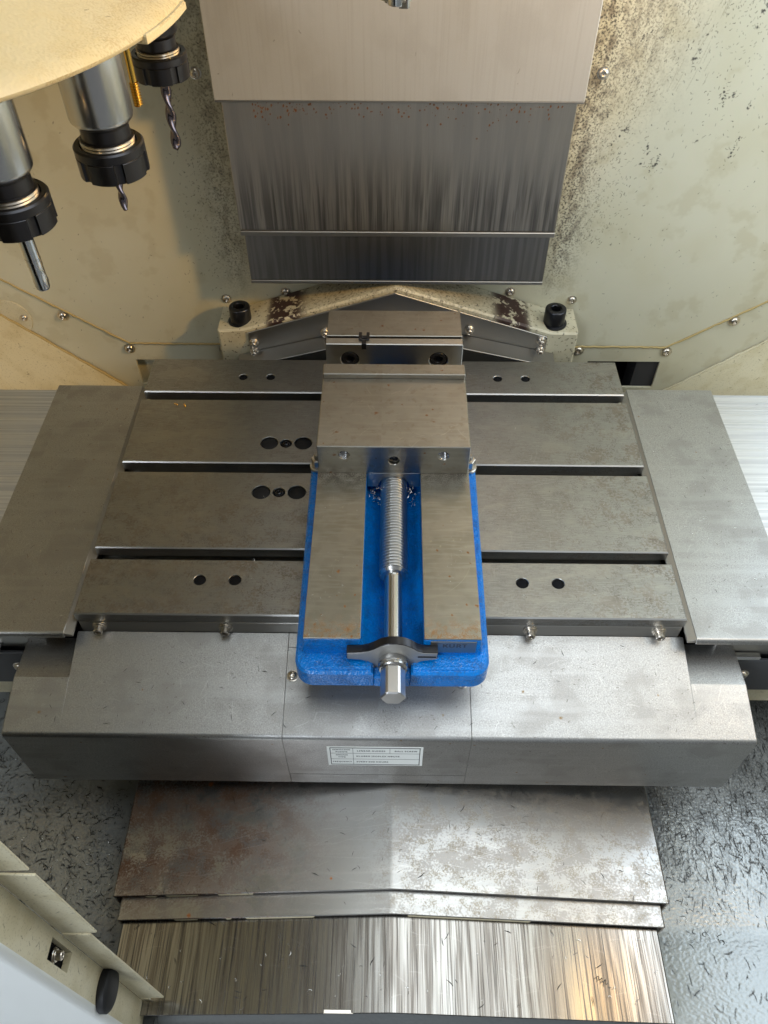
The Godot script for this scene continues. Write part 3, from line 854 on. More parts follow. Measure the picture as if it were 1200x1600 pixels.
# ------------------------------------------------------------------ table
func table() -> void:
	var tb := thing("machine_table", "grey steel machine table with three T-slots, below the blue vise", "machine table", Vector3(0, -0.036, -0.63))
	var strips := [[-0.825, -0.7596, 0.0], [-0.7456, -0.6365, 0.0], [-0.6220, -0.5113, 0.0], [-0.4970, -0.4288, 0.0]]
	var holes := [
		[[-0.1793, 0.789, 0.0056], [-0.1442, 0.7894, 0.0056], [0.1445, 0.7894, 0.0056], [0.1798, 0.7897, 0.0056]],
		[[-0.1331, 0.6695, 0.0103], [-0.1134, 0.6690, 0.0068], [-0.0932, 0.6697, 0.0103]],
		[[-0.1340, 0.5914, 0.0101], [-0.1141, 0.5915, 0.0069], [-0.0942, 0.5917, 0.0101]],
		[[-0.1826, 0.4708, 0.0063], [-0.1470, 0.4711, 0.0063], [0.1435, 0.4708, 0.0063], [0.1796, 0.4706, 0.0063]]]
	var plug := B.new()
	for i in 4:
		var z0: float = strips[i][0]
		var z1: float = strips[i][1]
		var c := 0.0013
		var m := B.new()
		var hs := []
		for h in holes[i]:
			hs.append([h[0], h[1], h[2], 0.0035])
		m.holed(Transform3D(UPX, Vector3.ZERO), -0.3 + c, 0.3 - c, -z1 + c, -z0 - c, hs)
		# chamfers, flanks
		m.quad(Vector3(-0.3 + c, 0, z0 + c), Vector3(0.3 - c, 0, z0 + c), Vector3(0.3, -c, z0), Vector3(-0.3, -c, z0), Vector3(0, 1, -1))
		for s: float in [-1.0, 1.0]:
			m.quad(Vector3(s * (0.3 - c), 0, z0 + c), Vector3(s * (0.3 - c), 0, z1 - c), Vector3(s * 0.3, -c, z1), Vector3(s * 0.3, -c, z0), Vector3(s, 1, 0))
			m.quad(Vector3(s * 0.3, -c, z0), Vector3(s * 0.3, -c, z1), Vector3(s * 0.3, -0.012, z1), Vector3(s * 0.3, -0.012, z0), Vector3(s, 0, 0))
		m.quad(Vector3(-0.3, -c, z1), Vector3(0.3, -c, z1), Vector3(0.3, -0.0125, z1), Vector3(-0.3, -0.0125, z1), Vector3(0, 0, 1))
		m.quad(Vector3(-0.3, -c, z0), Vector3(0.3, -c, z0), Vector3(0.3, -0.0125, z0), Vector3(-0.3, -0.0125, z0), Vector3(0, 0, -1))
		m.quad(Vector3(-0.3, -0.0125, z0), Vector3(0.3, -0.0125, z0), Vector3(0.3, -0.0125, z1), Vector3(-0.3, -0.0125, z1), Vector3(0, -1, 0))
		var so := obj("table_strip", m.done(), M.table, tb)
		m = B.new()
		m.quad(Vector3(-0.3 + c, 0, z1 - c), Vector3(0.3 - c, 0, z1 - c), Vector3(0.3, -c, z1), Vector3(-0.3, -c, z1), Vector3(0, 1, 1))
		obj("worn_lip", m.done(), M.worn, so)
		for h in holes[i]:
			var d := B.new()
			d.lathe(PackedVector2Array([Vector2(h[2] - 0.0004, -0.0034), Vector2(h[2] - 0.0004, -0.0022), Vector2(h[2] - 0.0012, -0.0016), Vector2(0, -0.0016)]), Transform3D(Basis.IDENTITY, Vector3(h[0], 0, -h[1])), 28)
			obj("hole_plug", d.done(), M.rubber if h[2] > 0.008 else M.hole, so)
			if h[2] < 0.0075 and (i == 1 or i == 2):
				screw(so, Vector3(h[0], -0.0016, -h[1]), Vector3.UP, 0.0036, button_mesh, M.black_oxide, "plug_screw")
	# undercut of the slots and the body below
	obj("table_body", box(Vector3(-0.2995, -0.045, -0.825), Vector3(0.2995, -0.026, -0.4305)), M.steel_dull, tb)
	for z in [[-0.823, -0.769], [-0.7365, -0.6455], [-0.613, -0.5205], [-0.488, -0.4305]]:
		obj("slot_wall", box(Vector3(-0.2994, -0.0262, z[0]), Vector3(0.2994, -0.0126, z[1])), M.steel_dull, tb)
	var bar := obj("front_ledge", box(Vector3(-0.2985, -0.0355, -0.4304), Vector3(0.2985, -0.0128, -0.4282), 0.0008), M.steel, tb)
	for x in [-0.2792, -0.1532, 0.1496, 0.2772]:
		screw(bar, Vector3(x, -0.0200, -0.4282), Vector3(0, 0, 1), 0.0047, screw_mesh, M.screw, "screw", x * 9)
	# side covers fixed to the table and the brushed covers below them
	for s: float in [-1.0, 1.0]:
		var side := "left" if s < 0 else "right"
		var zf := -0.4115
		var c := thing("table_side_cover", ("dull grey blasted sheet cover along the left end of the table" if s < 0 else "grey sheet cover with loose chips along the right end of the table"), "machine cover", Vector3(s * 0.36, -0.02, -0.6), "sheet covers at the table ends")
		var m := B.new()
		var pr := PackedVector2Array([Vector2(-0.7825, -0.0125), Vector2(-0.7825, -0.0105)])
		pr.append(Vector2(zf - 0.004, -0.0105))
		for k in 7:
			var a := PI / 2 * (1.0 - k / 6.0)
			pr.append(Vector2(zf - 0.004 + 0.004 * cos(a), -0.0145 + 0.004 * sin(a)))
		pr.append(Vector2(zf, -0.0168))
		pr.append(Vector2(zf - 0.002, -0.0168))
		pr.append(Vector2(zf - 0.002, -0.0125))
		m.extrude(pr, along_x(0.3082 if s > 0 else -0.4165), 0.1083, 0.0006)
		obj("cover_sheet", m.done(), M.sheet, c)
		m = B.new()
		m.extrude(PackedVector2Array([Vector2(s * 0.3002, -0.016), Vector2(s * 0.3081, -0.016), Vector2(s * 0.3081, -0.0108), Vector2(s * 0.3002, -0.0135)]), zt(0, 0, -0.7800), 0.3675, 0.0004)
		obj("seal_strip", m.done(), M.steel_dull, c)
		var x0 := 0.34
		var x1 := 0.735
		var lo := x0 if s > 0 else -x1
		var hi := x1 if s > 0 else -x0
		var k := thing("table_axis_cover", ("brushed dark steel cover running out to the left wall" if s < 0 else "brightly brushed steel cover running out to the right wall"), "way cover", Vector3(s * 0.5, -0.12, -0.6), "brushed covers beside the table")
		obj("cover_sheet", box(Vector3(lo, -0.0235, -0.7845), Vector3(hi, -0.0195, -0.4165), 0.001), M.brushed_x, k)
		obj("front_fascia", box(Vector3(lo, -0.1215, -0.4235), Vector3(hi, -0.0605, -0.4195), 0.001), M.charcoal, k)
		obj("guide_channel", box(Vector3(lo, -0.0595, -0.4300), Vector3(hi, -0.0245, -0.4265), 0.0008), M.steel_dull, k)
		obj("guide_rail", box(Vector3(lo, -0.0585, -0.4260), Vector3(s * 0.388 if s > 0 else s * 0.362, -0.0535, -0.4190), 0.0008), M.chrome, k) if s > 0 else obj("guide_rail", box(Vector3(lo, -0.0560, -0.4260), Vector3(-0.3885, -0.0525, -0.4190), 0.0008), M.chrome, k)
		screw(k, Vector3(s * 0.379, -0.087, -0.4195), Vector3(0, 0, 1), 0.006, button_mesh, M.screw)
		obj("cover_core", box(Vector3(lo, -0.1195, -0.78), Vector3(hi, -0.0245, -0.4325)), M.charcoal, k)
		var base := obj("base_ledge", box(Vector3(minf(s * 0.33, s * 0.74), -0.157, -0.9), Vector3(maxf(s * 0.33, s * 0.74), -0.123, -0.424), 0.004), M.cream)
		tag(base, "chip covered cream base ledge under the left brushed cover" if s < 0 else "chip covered cream base ledge under the right brushed cover", "machine base", "base ledges under the covers")

# ------------------------------------------------------------------ saddle
func saddle() -> void:
	var sd := thing("saddle_cover", "long bead blasted steel saddle cover in front of the table, grease label on its face", "machine cover", Vector3(0, -0.158, -0.37))
	var zf := -0.3270
	var arc := PackedVector2Array()
	for k in 13:                                  # rounded front corner between the slope and the face
		var a := lerpf(1.343, 0.0, k / 12.0)
		arc.append(Vector2(zf - 0.0055 + 0.0055 * cos(a), -0.0587 + 0.0055 * sin(a)))
	var full := PackedVector2Array([Vector2(-0.4277, -0.158), Vector2(-0.4277, -0.0302)])
	full.append_array(arc)
	full.append(Vector2(zf, -0.158))
	var pocket := PackedVector2Array([Vector2(-0.4277, -0.158), Vector2(-0.4277, -0.0432), Vector2(-0.3815, -0.0408)])
	pocket.append_array(arc)
	pocket.append(Vector2(zf, -0.158))
	var m := B.new()
	m.extrude(full.duplicate(), along_x(-0.3035), 0.3035 - 0.0909, 0.0003, 9.0, 2)
	m.extrude(pocket.duplicate(), along_x(-0.3580), 0.0545, 0.0012, 9.0, 1)
	obj("left_section", m.done(), M.blasted, sd)
	m = B.new()
	m.extrude(full.duplicate(), along_x(0.0889), 0.3035 - 0.0889, 0.0003, 9.0, 1)
	m.extrude(pocket.duplicate(), along_x(0.3035), 0.0545, 0.0012, 9.0, 2)
	obj("right_section", m.done(), M.blasted, sd)
	m = B.new()
	m.extrude(PackedVector2Array([Vector2(-0.4277, -0.1), Vector2(-0.4277, -0.0302), Vector2(-0.4137, -0.0334), Vector2(-0.4137, -0.1)]), along_x(-0.0906), 0.1792, 0.0003)
	m.extrude(PackedVector2Array([Vector2(-0.4, -0.158), Vector2(-0.4, -0.1375), Vector2(zf, -0.1375), Vector2(zf, -0.158)]), along_x(-0.0906), 0.1792, 0.0003)
	obj("frame_strip", m.done(), M.blasted, sd)
	var pan := PackedVector2Array([Vector2(-0.4131, -0.1366), Vector2(-0.4131, -0.0335)])
	pan.append_array(arc)
	pan.append(Vector2(zf, -0.1366))
	m = B.new()
	m.extrude(pan, along_x(-0.09075), 0.1794, 0.0003, 9.0)
	var cp := obj("centre_panel", m.done(), M.blasted, sd)
	for p in [Vector2(-0.0843, -0.3850), Vector2(0.0814, -0.3800)]:
		screw(cp, Vector3(p.x, -0.0302 - (p.y + 0.4277) * 0.2270 + 0.0002, p.y), Vector3(0, 0.975, 0.22), 0.0046, button_mesh, M.screw)
	# the grease label
	var x0 := -0.0495
	var x1 := 0.0436
	var y0 := -0.1130
	var y1 := -0.0705
	var lb := obj("grease_label", box(Vector3(x0, y0, zf), Vector3(x1, y1, zf + 0.0004), 0.0001), M.sticker, cp)
	tag(lb, "worn white grease label with black text")
	m = B.new()
	var zi := zf + 0.00045
	var bars := [[0.03, 0.975, 0.945, 0.035, 0], [0.03, 0.975, 0.055, 0.035, 0], [0.033, 0.945, 0.035, 0.008, 1], [0.967, 0.945, 0.055, 0.008, 1], [0.03, 0.97, 0.66, 0.014, 0], [0.03, 0.97, 0.35, 0.014, 0], [0.27, 0.945, 0.055, 0.004, 1], [0.655, 0.945, 0.66, 0.004, 1]]
	for b in bars:
		if b[4] == 0:
			m.box(Vector3(lerpf(x0, x1, b[0]), lerpf(y0, y1, b[2]) - b[3] * 0.5 * (y1 - y0), zf + 0.00035), Vector3(lerpf(x0, x1, b[1]), lerpf(y0, y1, b[2]) + b[3] * 0.5 * (y1 - y0), zi), 0.0)
		else:
			m.box(Vector3(lerpf(x0, x1, b[0]) - b[3] * 0.5 * (x1 - x0), lerpf(y0, y1, b[2]), zf + 0.00035), Vector3(lerpf(x0, x1, b[0]) + b[3] * 0.5 * (x1 - x0), lerpf(y0, y1, b[1]), zi + 0.00002), 0.0)
	obj("ruled_lines", m.done(), M.ink, cp)
	for w in [["SERVICING", 0.15, 0.85, 2.4], ["POINTS", 0.15, 0.735, 2.4], ["LINEAR GUIDES", 0.46, 0.79, 2.7], ["BALL SCREW", 0.82, 0.79, 2.7], ["GREASE", 0.15, 0.57, 2.4], ["TYPE", 0.15, 0.455, 2.4], ["KLUBER ISOFLEX NBU15", 0.53, 0.505, 2.7], ["FREQUENCY", 0.15, 0.2, 2.4], ["EVERY 500 HOURS", 0.47, 0.2, 2.7]]:
		lettering(w[0], Vector3(lerpf(x0, x1, w[1]), lerpf(y0, y1, w[2]), zf + 0.00042), w[3] * 0.001, M.ink, cp)

func lettering(text: String, at: Vector3, cap: float, mt: Material, parent: Node3D, widen := 1.0) -> void:
	var f := SystemFont.new()
	f.font_names = PackedStringArray(["Droid Sans"])
	f.font_weight = 700
	var tm := TextMesh.new()
	tm.font = f
	tm.text = text
	tm.font_size = 32
	tm.pixel_size = cap / (32.0 * 0.72)
	tm.depth = 0.00008
	tm.curve_step = 1.0
	obj("lettering", tm, mt, parent, Transform3D(Basis.IDENTITY.scaled(Vector3(widen, 1, 1)), at))

# ------------------------------------------------------------------ front way covers and floor
func front() -> void:
	var yc := thing("front_way_cover", "three stepped roof shaped steel covers under the front of the saddle", "way cover", Vector3(MC, -0.25, -0.2))
	var specs := [
		["cover_plate", -0.2660, 0.2925, -0.165, -0.203, -0.90, -0.2255, M.cover_top, "rust stained upper cover plate"],
		["cover_plate", -0.2585, 0.2855, -0.1715, -0.2090, -0.60, -0.2050, M.cover_top, "narrow middle cover plate"],
		["cover_plate", -0.2545, 0.2795, -0.1785, -0.2160, -0.50, -0.1250, M.cover_streaked, "lower cover plate with streaks"]]
	for s in specs:
		var m := B.new()
		var t := 0.0025
		var xr := 0.0144
		m.extrude(PackedVector2Array([Vector2(s[1], s[4] - 0.03), Vector2(s[1], s[4] - 0.0015), Vector2(s[1] + 0.0015, s[4]), Vector2(xr - 0.002, s[3] - 0.0002), Vector2(xr + 0.002, s[3] - 0.0002), Vector2(s[2] - 0.0015, s[4]), Vector2(s[2], s[4] - 0.0015), Vector2(s[2], s[4] - 0.03),
			Vector2(s[2] - t, s[4] - 0.03), Vector2(s[2] - t, s[4] - t), Vector2(xr, s[3] - t), Vector2(s[1] + t, s[4] - t), Vector2(s[1] + t, s[4] - 0.03)]), zt(0, 0, s[5]), s[6] - s[5], 0.0005, 20.0)
		var pl := obj(s[0], m.done(), s[7], yc)
		tag(pl, s[8])
		# rubber wiper under the front edge
		if s[6] < -0.15:
			m = B.new()
			m.extrude(PackedVector2Array([Vector2(s[1] + 0.003, s[4] - t - 0.004), Vector2(s[1] + 0.003, s[4] - t - 0.0003), Vector2(xr, s[3] - t - 0.0003), Vector2(s[2] - 0.003, s[4] - t - 0.0003), Vector2(s[2] - 0.003, s[4] - t - 0.004), Vector2(xr, s[3] - t - 0.004)]), zt(0, 0, s[6] - 0.008), 0.0065, 0.0003)
			obj("wiper_lip", m.done(), M.rubber, pl)
	for f in [[-0.232, -0.2205, -0.2255, -0.203, -0.165], [-0.2115, -0.178, -0.2255, -0.203, -0.165], [-0.158, -0.122, -0.2255, -0.203, -0.165], [-0.200, -0.176, -0.2050, -0.209, -0.1715], [-0.148, -0.142, -0.2050, -0.209, -0.1715], [-0.128, -0.06, -0.2050, -0.209, -0.1715], [0.03, 0.15, -0.2050, -0.209, -0.1715]]:
		var xa: float = f[0]
		var xb: float = f[1]
		var ya: float = lerpf(f[4], f[3], absf(xa - 0.0144) / 0.28) - 0.0028
		var yb: float = lerpf(f[4], f[3], absf(xb - 0.0144) / 0.28) - 0.0028
		var m := B.new()
		m.extrude(PackedVector2Array([Vector2(xa, ya), Vector2(xb, yb), Vector2(xb - 0.001, yb - 0.0032), Vector2(xa + 0.0008, ya - 0.0034)]), zt(0, 0, f[2] - 0.003), 0.0034, 0.0003)
		obj("felt_strip", m.done(), M.felt, yc)
	obj("latch_tab", box(Vector3(-0.0465, -0.1855, -0.1280), Vector3(-0.0195, -0.1835, -0.1245), 0.0004), M.screw, yc)
	var sill := obj("front_sill", box(Vector3(-0.75, -0.42, -0.118), Vector3(0.75, -0.232, -0.098), 0.003), M.charcoal)
	tag(sill, "dark sill below the lowest front cover", "machine sill")
	# floor pan: two sheets that meet in a crease
	var fl := Node3D.new()
	fl.name = "floor"
	add_child(fl)
	tag(fl, "grey blue painted floor pan of the machine, covered with chips", "", "", "structure")
	var m := B.new()
	var nx := 40
	var rows := []
	for z in [-0.945, -0.6, -0.4, -0.3, -0.2215]:
		var line := []
		for i in nx + 1:
			line.append(Vector3(lerpf(-0.75, 0.75, i / float(nx)), -0.262, z))
		rows.append(line)
	for k in range(1, 7):
		var line := []
		var a := k / 6.0 * 0.21
		for i in nx + 1:
			line.append(Vector3(lerpf(-0.75, 0.75, i / float(nx)), -0.262 + 0.08 * (1 - cos(a)), -0.2215 + 0.08 * sin(a)))
		rows.append(line)
	var last := []
	for p in rows[rows.size() - 1]:
		last.append(p + Vector3(0, 0.213 * 0.3, 0.3))
	rows.append(last)
	m.grid(rows, false, true)
	obj("floor_sheet", m.done(), M.floor, fl)
	obj("floor_underside", box(Vector3(-0.76, -0.45, -0.97), Vector3(0.76, -0.43, 0.2)), M.charcoal, fl)
	# left door post
	var po := thing("door_post", "cream and white door post with black bumper and square hole, lower left", "door post", Vector3(-0.3, -0.45, -0.12))
	m = B.new()
	var outline := PackedVector2Array([Vector2(-0.2189, -0.1355), Vector2(-0.2189, -0.1115)])
	for k in 6:
		var a := k / 5.0 * PI / 2
		outline.append(Vector2(-0.2249 + 0.006 * cos(a), -0.1115 + 0.006 * sin(a)))
	outline.append(Vector2(-0.55, -0.1055))
	outline.append(Vector2(-0.55, -0.1355))
	var yb := -0.226
	# the face with the hole is a plate with an opening
	var hz0 := -0.1322
	var hz1 := -0.1186
	var hy0 := 0.0062
	var hy1 := 0.0512
	var front_part := PackedVector2Array([Vector2(-0.2204, -0.1115)])
	front_part = outline.slice(1)
	front_part.append(Vector2(-0.55, -0.1350))
	m.extrude(PackedVector2Array([Vector2(-0.2249, -0.1115), Vector2(-0.2249, -0.1340), Vector2(-0.55, -0.1340), Vector2(-0.55, -0.1115)]), along_y(yb), 1.0, 0.0)
	obj("post_core", m.done(), M.hole, po)
	m = B.new()
	for r in [[-0.1370, hz0, yb, 0.8], [hz1, -0.1115, yb, 0.8], [hz0, hz1, yb, hy0], [hz0, hz1, hy1, 0.8]]:
		m.quad(Vector3(-0.2189, r[2], r[0]), Vector3(-0.2189, r[2], r[1]), Vector3(-0.2189, r[3], r[1]), Vector3(-0.2189, r[3], r[0]), Vector3(1, 0, 0))
	for r in [[hz0, hy0, hz1, hy0], [hz1, hy0, hz1, hy1], [hz1, hy1, hz0, hy1], [hz0, hy1, hz0, hy0]]:
		m.quad(Vector3(-0.2189, r[1], r[0]), Vector3(-0.2189, r[3], r[2]), Vector3(-0.2240, r[3], r[2]), Vector3(-0.2240, r[1], r[0]), Vector3(0, (hy0 + hy1) / 2 - (r[1] + r[3]) / 2, (hz0 + hz1) / 2 - (r[0] + r[2]) / 2))
	obj("inner_face", m.done(), M.cream, po)
	var bolt := screw(po, Vector3(-0.2238, 0.0285, -0.1256), Vector3(1, 0, 0), 0.0035, screw_mesh, M.screw)
	bolt.name = "hole_screw"
	m = B.new()
	for k in 5:
		var a0 := k / 5.0 * PI / 2
		var a1 := (k + 1) / 5.0 * PI / 2
		var p0 := Vector3(-0.2249 + 0.006 * cos(a0), 0, -0.1115 + 0.006 * sin(a0))
		var p1 := Vector3(-0.2249 + 0.006 * cos(a1), 0, -0.1115 + 0.006 * sin(a1))
		var n0 := Vector3(cos(a0), 0, sin(a0))
		var n1 := Vector3(cos(a1), 0, sin(a1))
		m.quad_s(p0 + Vector3(0, yb, 0), p1 + Vector3(0, yb, 0), p1 + Vector3(0, 0.8, 0), p0 + Vector3(0, 0.8, 0), n0, n1, n1, n0)
	m.quad(Vector3(-0.2249, yb, -0.1055), Vector3(-0.55, yb, -0.1055), Vector3(-0.55, 0.8, -0.1055), Vector3(-0.2249, 0.8, -0.1055), Vector3(0, 0, 1))
	obj("front_face", m.done(), M.front_paint, po)
	# thin overlapping flange sheets along its rear edge
	for r in [[0.1765, 0.75, -0.1920, -0.1935, -0.1378], [0.0385, 0.1712, -0.1925, -0.1928, -0.1374], [-0.1985, 0.0360, -0.1986, -0.1957, -0.1370], [-0.2500, -0.2030, -0.2110, -0.2105, -0.1372]]:
		m = B.new()
		m.extrude(PackedVector2Array([Vector2(-0.2185, r[0]), Vector2(r[3], r[0] + 0.003), Vector2(r[2], r[1]), Vector2(-0.2185, r[1])]), zt(0, 0, r[4] - 0.0016), 0.0016, 0.0004)
		obj("flange_sheet", m.done(), M.cream, po)
	m = B.new()
	var bp := PackedVector2Array([Vector2(0.0165, 0), Vector2(0.0172, 0.001), Vector2(0.0172, 0.006)])
	for k in 7:
		var a := k / 6.0 * PI / 2
		bp.append(Vector2(0.0145 * cos(a) + 0.0022 * (1 - k / 6.0), 0.0065 + 0.0035 * sin(a)))
	m.lathe(bp, facing(Vector3(-0.2189, -0.0845, -0.1245), Vector3(1, 0, 0)), 40)
	obj("rubber_bumper", m.done(), M.rubber, po)

# ------------------------------------------------------------------ vise
func vise() -> void:
	var v := thing("milling_vise", "blue cast milling vise with bare steel bed and jaws, bolted to the table", "vise", Vector3(VC, 0, -0.58))
	# base with the raised front nose, notched for the screw
	var m := B.new()
	var nose := PackedVector2Array()
	var r := 0.016
	for c in [[-0.086 + r, -0.346 - r, PI, PI / 2], [0.086 - r, -0.346 - r, PI / 2, 0.0]]:
		if c[2] < 3.0:
			nose.append_array(PackedVector2Array([Vector2(VC - 0.0165, -0.346), Vector2(VC - 0.0165, -0.3665), Vector2(VC - 0.0274, -0.3668), Vector2(VC - 0.0274, -0.58), Vector2(VC + 0.0274, -0.58), Vector2(VC + 0.0274, -0.3668), Vector2(VC + 0.0165, -0.3665), Vector2(VC + 0.0165, -0.346)]))
		for k in 9:
			var a := lerpf(c[2], c[3], k / 8.0)
			nose.append(Vector2(VC + c[0] + r * cos(a), c[1] + r * sin(a)))
	for q in [Vector2(0.0885, -0.608), Vector2(0.086, -0.614), Vector2(0.077, -0.616), Vector2(0.076, -0.80), Vector2(-0.076, -0.80), Vector2(-0.077, -0.616), Vector2(-0.086, -0.614), Vector2(-0.0885, -0.608)]:
		nose.append(Vector2(VC + q.x, q.y))
	m.extrude(nose, along_y(0.0125), 0.0235, 0.0022, 40.0)
	m.box(Vector3(VC - 0.075, 0.0005, -0.80), Vector3(VC + 0.075, 0.0124, -0.425), 0.002)
	# rim around the sunk ledge
	obj("vise_base", m.done(), M.blue, v)
	m = B.new()
	m.box(Vector3(VC - 0.072, 0.0355, -0.3535), Vector3(VC - 0.018, 0.0372, -0.3500), 0.0007)
	obj("ledge_rim", m.done(), M.blue, v)
	m = B.new()
	m.box(Vector3(VC + 0.018, 0.0355, -0.3535), Vector3(VC + 0.072, 0.0372, -0.3500), 0.0007)
	obj("ledge_rim", m.done(), M.blue, v)
	obj("nose_web", box(Vector3(VC - 0.0164, 0.0127, -0.3574), Vector3(VC + 0.0164, 0.0285, -0.3462), 0.001), M.blue, v)
	m = B.new()
	for s: float in [-1.0, 1.0]:
		var xa := VC + s * 0.0276
		var xb := VC + s * 0.0777
		m.extrude(PackedVector2Array([Vector2(xa, 0.034), Vector2(xa, 0.0592), Vector2(xb, 0.0592), Vector2(xb + s * 0.002, 0.034)]), zt(0, 0, -0.80), 0.4338, 0.001)
	obj("bed_wall", m.done(), M.blue, v)
	# channel floor between the walls
	m = B.new()
	var rows := []
	for z in [-0.8, -0.3662]:
		var line := []
		for k in 13:
			var a := lerpf(-1.0, 1.0, k / 12.0)
			line.append(Vector3(VC + a * 0.0277, 0.0165 + 0.014 * pow(absf(a), 3.0), z))
		rows.append(line)
	m.grid(rows, false, true)
	obj("channel_floor", m.done(), M.blue, v)
	for s: float in [-1.0, 1.0]:
		var a := VC + s * 0.0277
		var b := VC + s * 0.0776
		obj("bed_rail", box(Vector3(minf(a, b), 0.0593, -0.80), Vector3(maxf(a, b), 0.0612, -0.3662), 0.0006), M.rail, v)
	# name plate patch
	var np := obj("name_plate", box(Vector3(VC + 0.0335, 0.0405, -0.3662), Vector3(VC + 0.0735, 0.0580, -0.3652), 0.0004), M.steel_dull, v)
	lettering("KURT", Vector3(VC + 0.0545, 0.0518, -0.36515), 0.0055, M.charcoal, np, 1.15)
	# moving jaw
	var x0 := VC - 0.0768
	var x1 := VC + 0.0768
	var jf := -0.5638
	m = B.new()
	var yb := 0.0614
	var jt := 0.099
	m.holed(Transform3D(Basis.IDENTITY, Vector3(0, 0, jf)), x0 + 0.0008, x1 - 0.0008, yb, jt - 0.0008, [[VC - 0.0500, 0.0868, 0.0056, 0.02], [VC + 0.0500, 0.0868, 0.0056, 0.02], [VC + 0.0004, 0.0795, 0.0056, 0.0045]])
	m.quad(Vector3(x0 + 0.0008, jt, jf - 0.0008), Vector3(x1 - 0.0008, jt, jf - 0.0008), Vector3(x1 - 0.0008, jt - 0.0008, jf), Vector3(x0 + 0.0008, jt - 0.0008, jf), Vector3(0, 1, 1))
	m.quad(Vector3(x0 + 0.0008, jt, jf - 0.0008), Vector3(x1 - 0.0008, jt, jf - 0.0008), Vector3(x1 - 0.0008, jt, -0.668), Vector3(x0 + 0.0008, jt, -0.668), Vector3(0, 1, 0))
	for s: float in [-1.0, 1.0]:
		var xs := VC + s * 0.0768
		m.quad(Vector3(xs - s * 0.0008, jt, jf - 0.0008), Vector3(xs, jt - 0.0008, jf - 0.0008), Vector3(xs, jt - 0.0008, -0.668), Vector3(xs - s * 0.0008, jt, -0.668), Vector3(s, 1, 0))
		m.quad(Vector3(xs, jt - 0.0008, jf - 0.0008), Vector3(xs, yb, jf - 0.0008), Vector3(xs, yb, -0.668), Vector3(xs, jt - 0.0008, -0.668), Vector3(s, 0, 0))
		m.quad(Vector3(xs - s * 0.0008, jt - 0.0008, jf), Vector3(xs - s * 0.0008, yb, jf), Vector3(xs, yb, jf - 0.0008), Vector3(xs, jt - 0.0008, jf - 0.0008), Vector3(s, 0, 1))
	m.quad(Vector3(x0, yb, jf), Vector3(x1, yb, jf), Vector3(x1, yb, -0.668), Vector3(x0, yb, -0.668), Vector3(0, -1, 0))
	var mj := obj("moving_jaw", m.done(), M.ground, v)
	# threads in the front holes
	for h in [Vector2(VC - 0.05, 0.0868), Vector2(VC + 0.05, 0.0868)]:
		obj("thread_insert", helix(Vector3(h.x, h.y, jf - 0.0185), Vector3(0, 0, 1), 0.0180, 0.0050, 0.0058, 0.0018, 24, true), M.chrome, mj)
	screw(mj, Vector3(VC + 0.0004, 0.0795, jf - 0.0056), Vector3(0, 0, 1), 0.0048, button_mesh, M.black_oxide, "set_screw")
	obj("moving_jaw_plate", box(Vector3(x0 + 0.0002, yb + 0.001, -0.6858), Vector3(x1 - 0.0002, 0.1052, -0.6684), 0.0008), M.ground, v)
	# nut between the rails, with the mouth of the screw
	m = B.new()
	var mouth := PackedVector2Array([Vector2(VC - 0.0272, 0.0611), Vector2(VC - 0.0272, 0.040), Vector2(VC - 0.0195, 0.040)])
	for k in 15:
		var a := lerpf(PI, 0.0, k / 14.0)
		mouth.append(Vector2(VC + 0.0006 + 0.0165 * cos(a), 0.0395 + 0.0165 * sin(a)))
	mouth.append_array(PackedVector2Array([Vector2(VC + 0.0195, 0.040), Vector2(VC + 0.0272, 0.040), Vector2(VC + 0.0272, 0.0611)]))
	m.extrude(mouth, zt(0, 0, jf - 0.05), 0.0496, 0.0006)
	obj("screw_nut", m.done(), M.steel, v)
	# fixed jaw and its plate
	var fx0 := VC - 0.0766
	var fx1 := VC + 0.0766
	obj("fixed_jaw", box(Vector3(fx0, 0.0614, -0.7840), Vector3(fx1, 0.1052, -0.7356), 0.0006), M.ground, v)
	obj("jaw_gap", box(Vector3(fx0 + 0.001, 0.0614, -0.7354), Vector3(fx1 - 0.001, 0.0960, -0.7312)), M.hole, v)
	m = B.new()
	var zp := -0.7205
	var c := 0.0008
	m.holed(Transform3D(Basis.IDENTITY, Vector3(0, 0, zp)), fx0 - 0.0005 + c, fx1 + 0.0005 - c, 0.0616, 0.1050 - c, [[VC - 0.0502, 0.0835, 0.0106, 0.008], [VC + 0.0502, 0.0835, 0.0106, 0.008]])
	m.quad(Vector3(fx0 - 0.0005 + c, 0.1050 - c, zp), Vector3(fx1 + 0.0005 - c, 0.1050 - c, zp), Vector3(fx1 + 0.0005 - c, 0.1050, zp - c), Vector3(fx0 - 0.0005 + c, 0.1050, zp - c), Vector3(0, 1, 1))
	m.quad(Vector3(fx0 - 0.0005 + c, 0.1050, zp - c), Vector3(fx1 + 0.0005 - c, 0.1050, zp - c), Vector3(fx1 + 0.0005 - c, 0.1050, -0.7310), Vector3(fx0 - 0.0005 + c, 0.1050, -0.7310), Vector3(0, 1, 0))
	m.quad(Vector3(fx0, 0.1050, -0.7310), Vector3(fx1, 0.1050, -0.7310), Vector3(fx1, 0.0616, -0.7310), Vector3(fx0, 0.0616, -0.7310), Vector3(0, 0, -1))
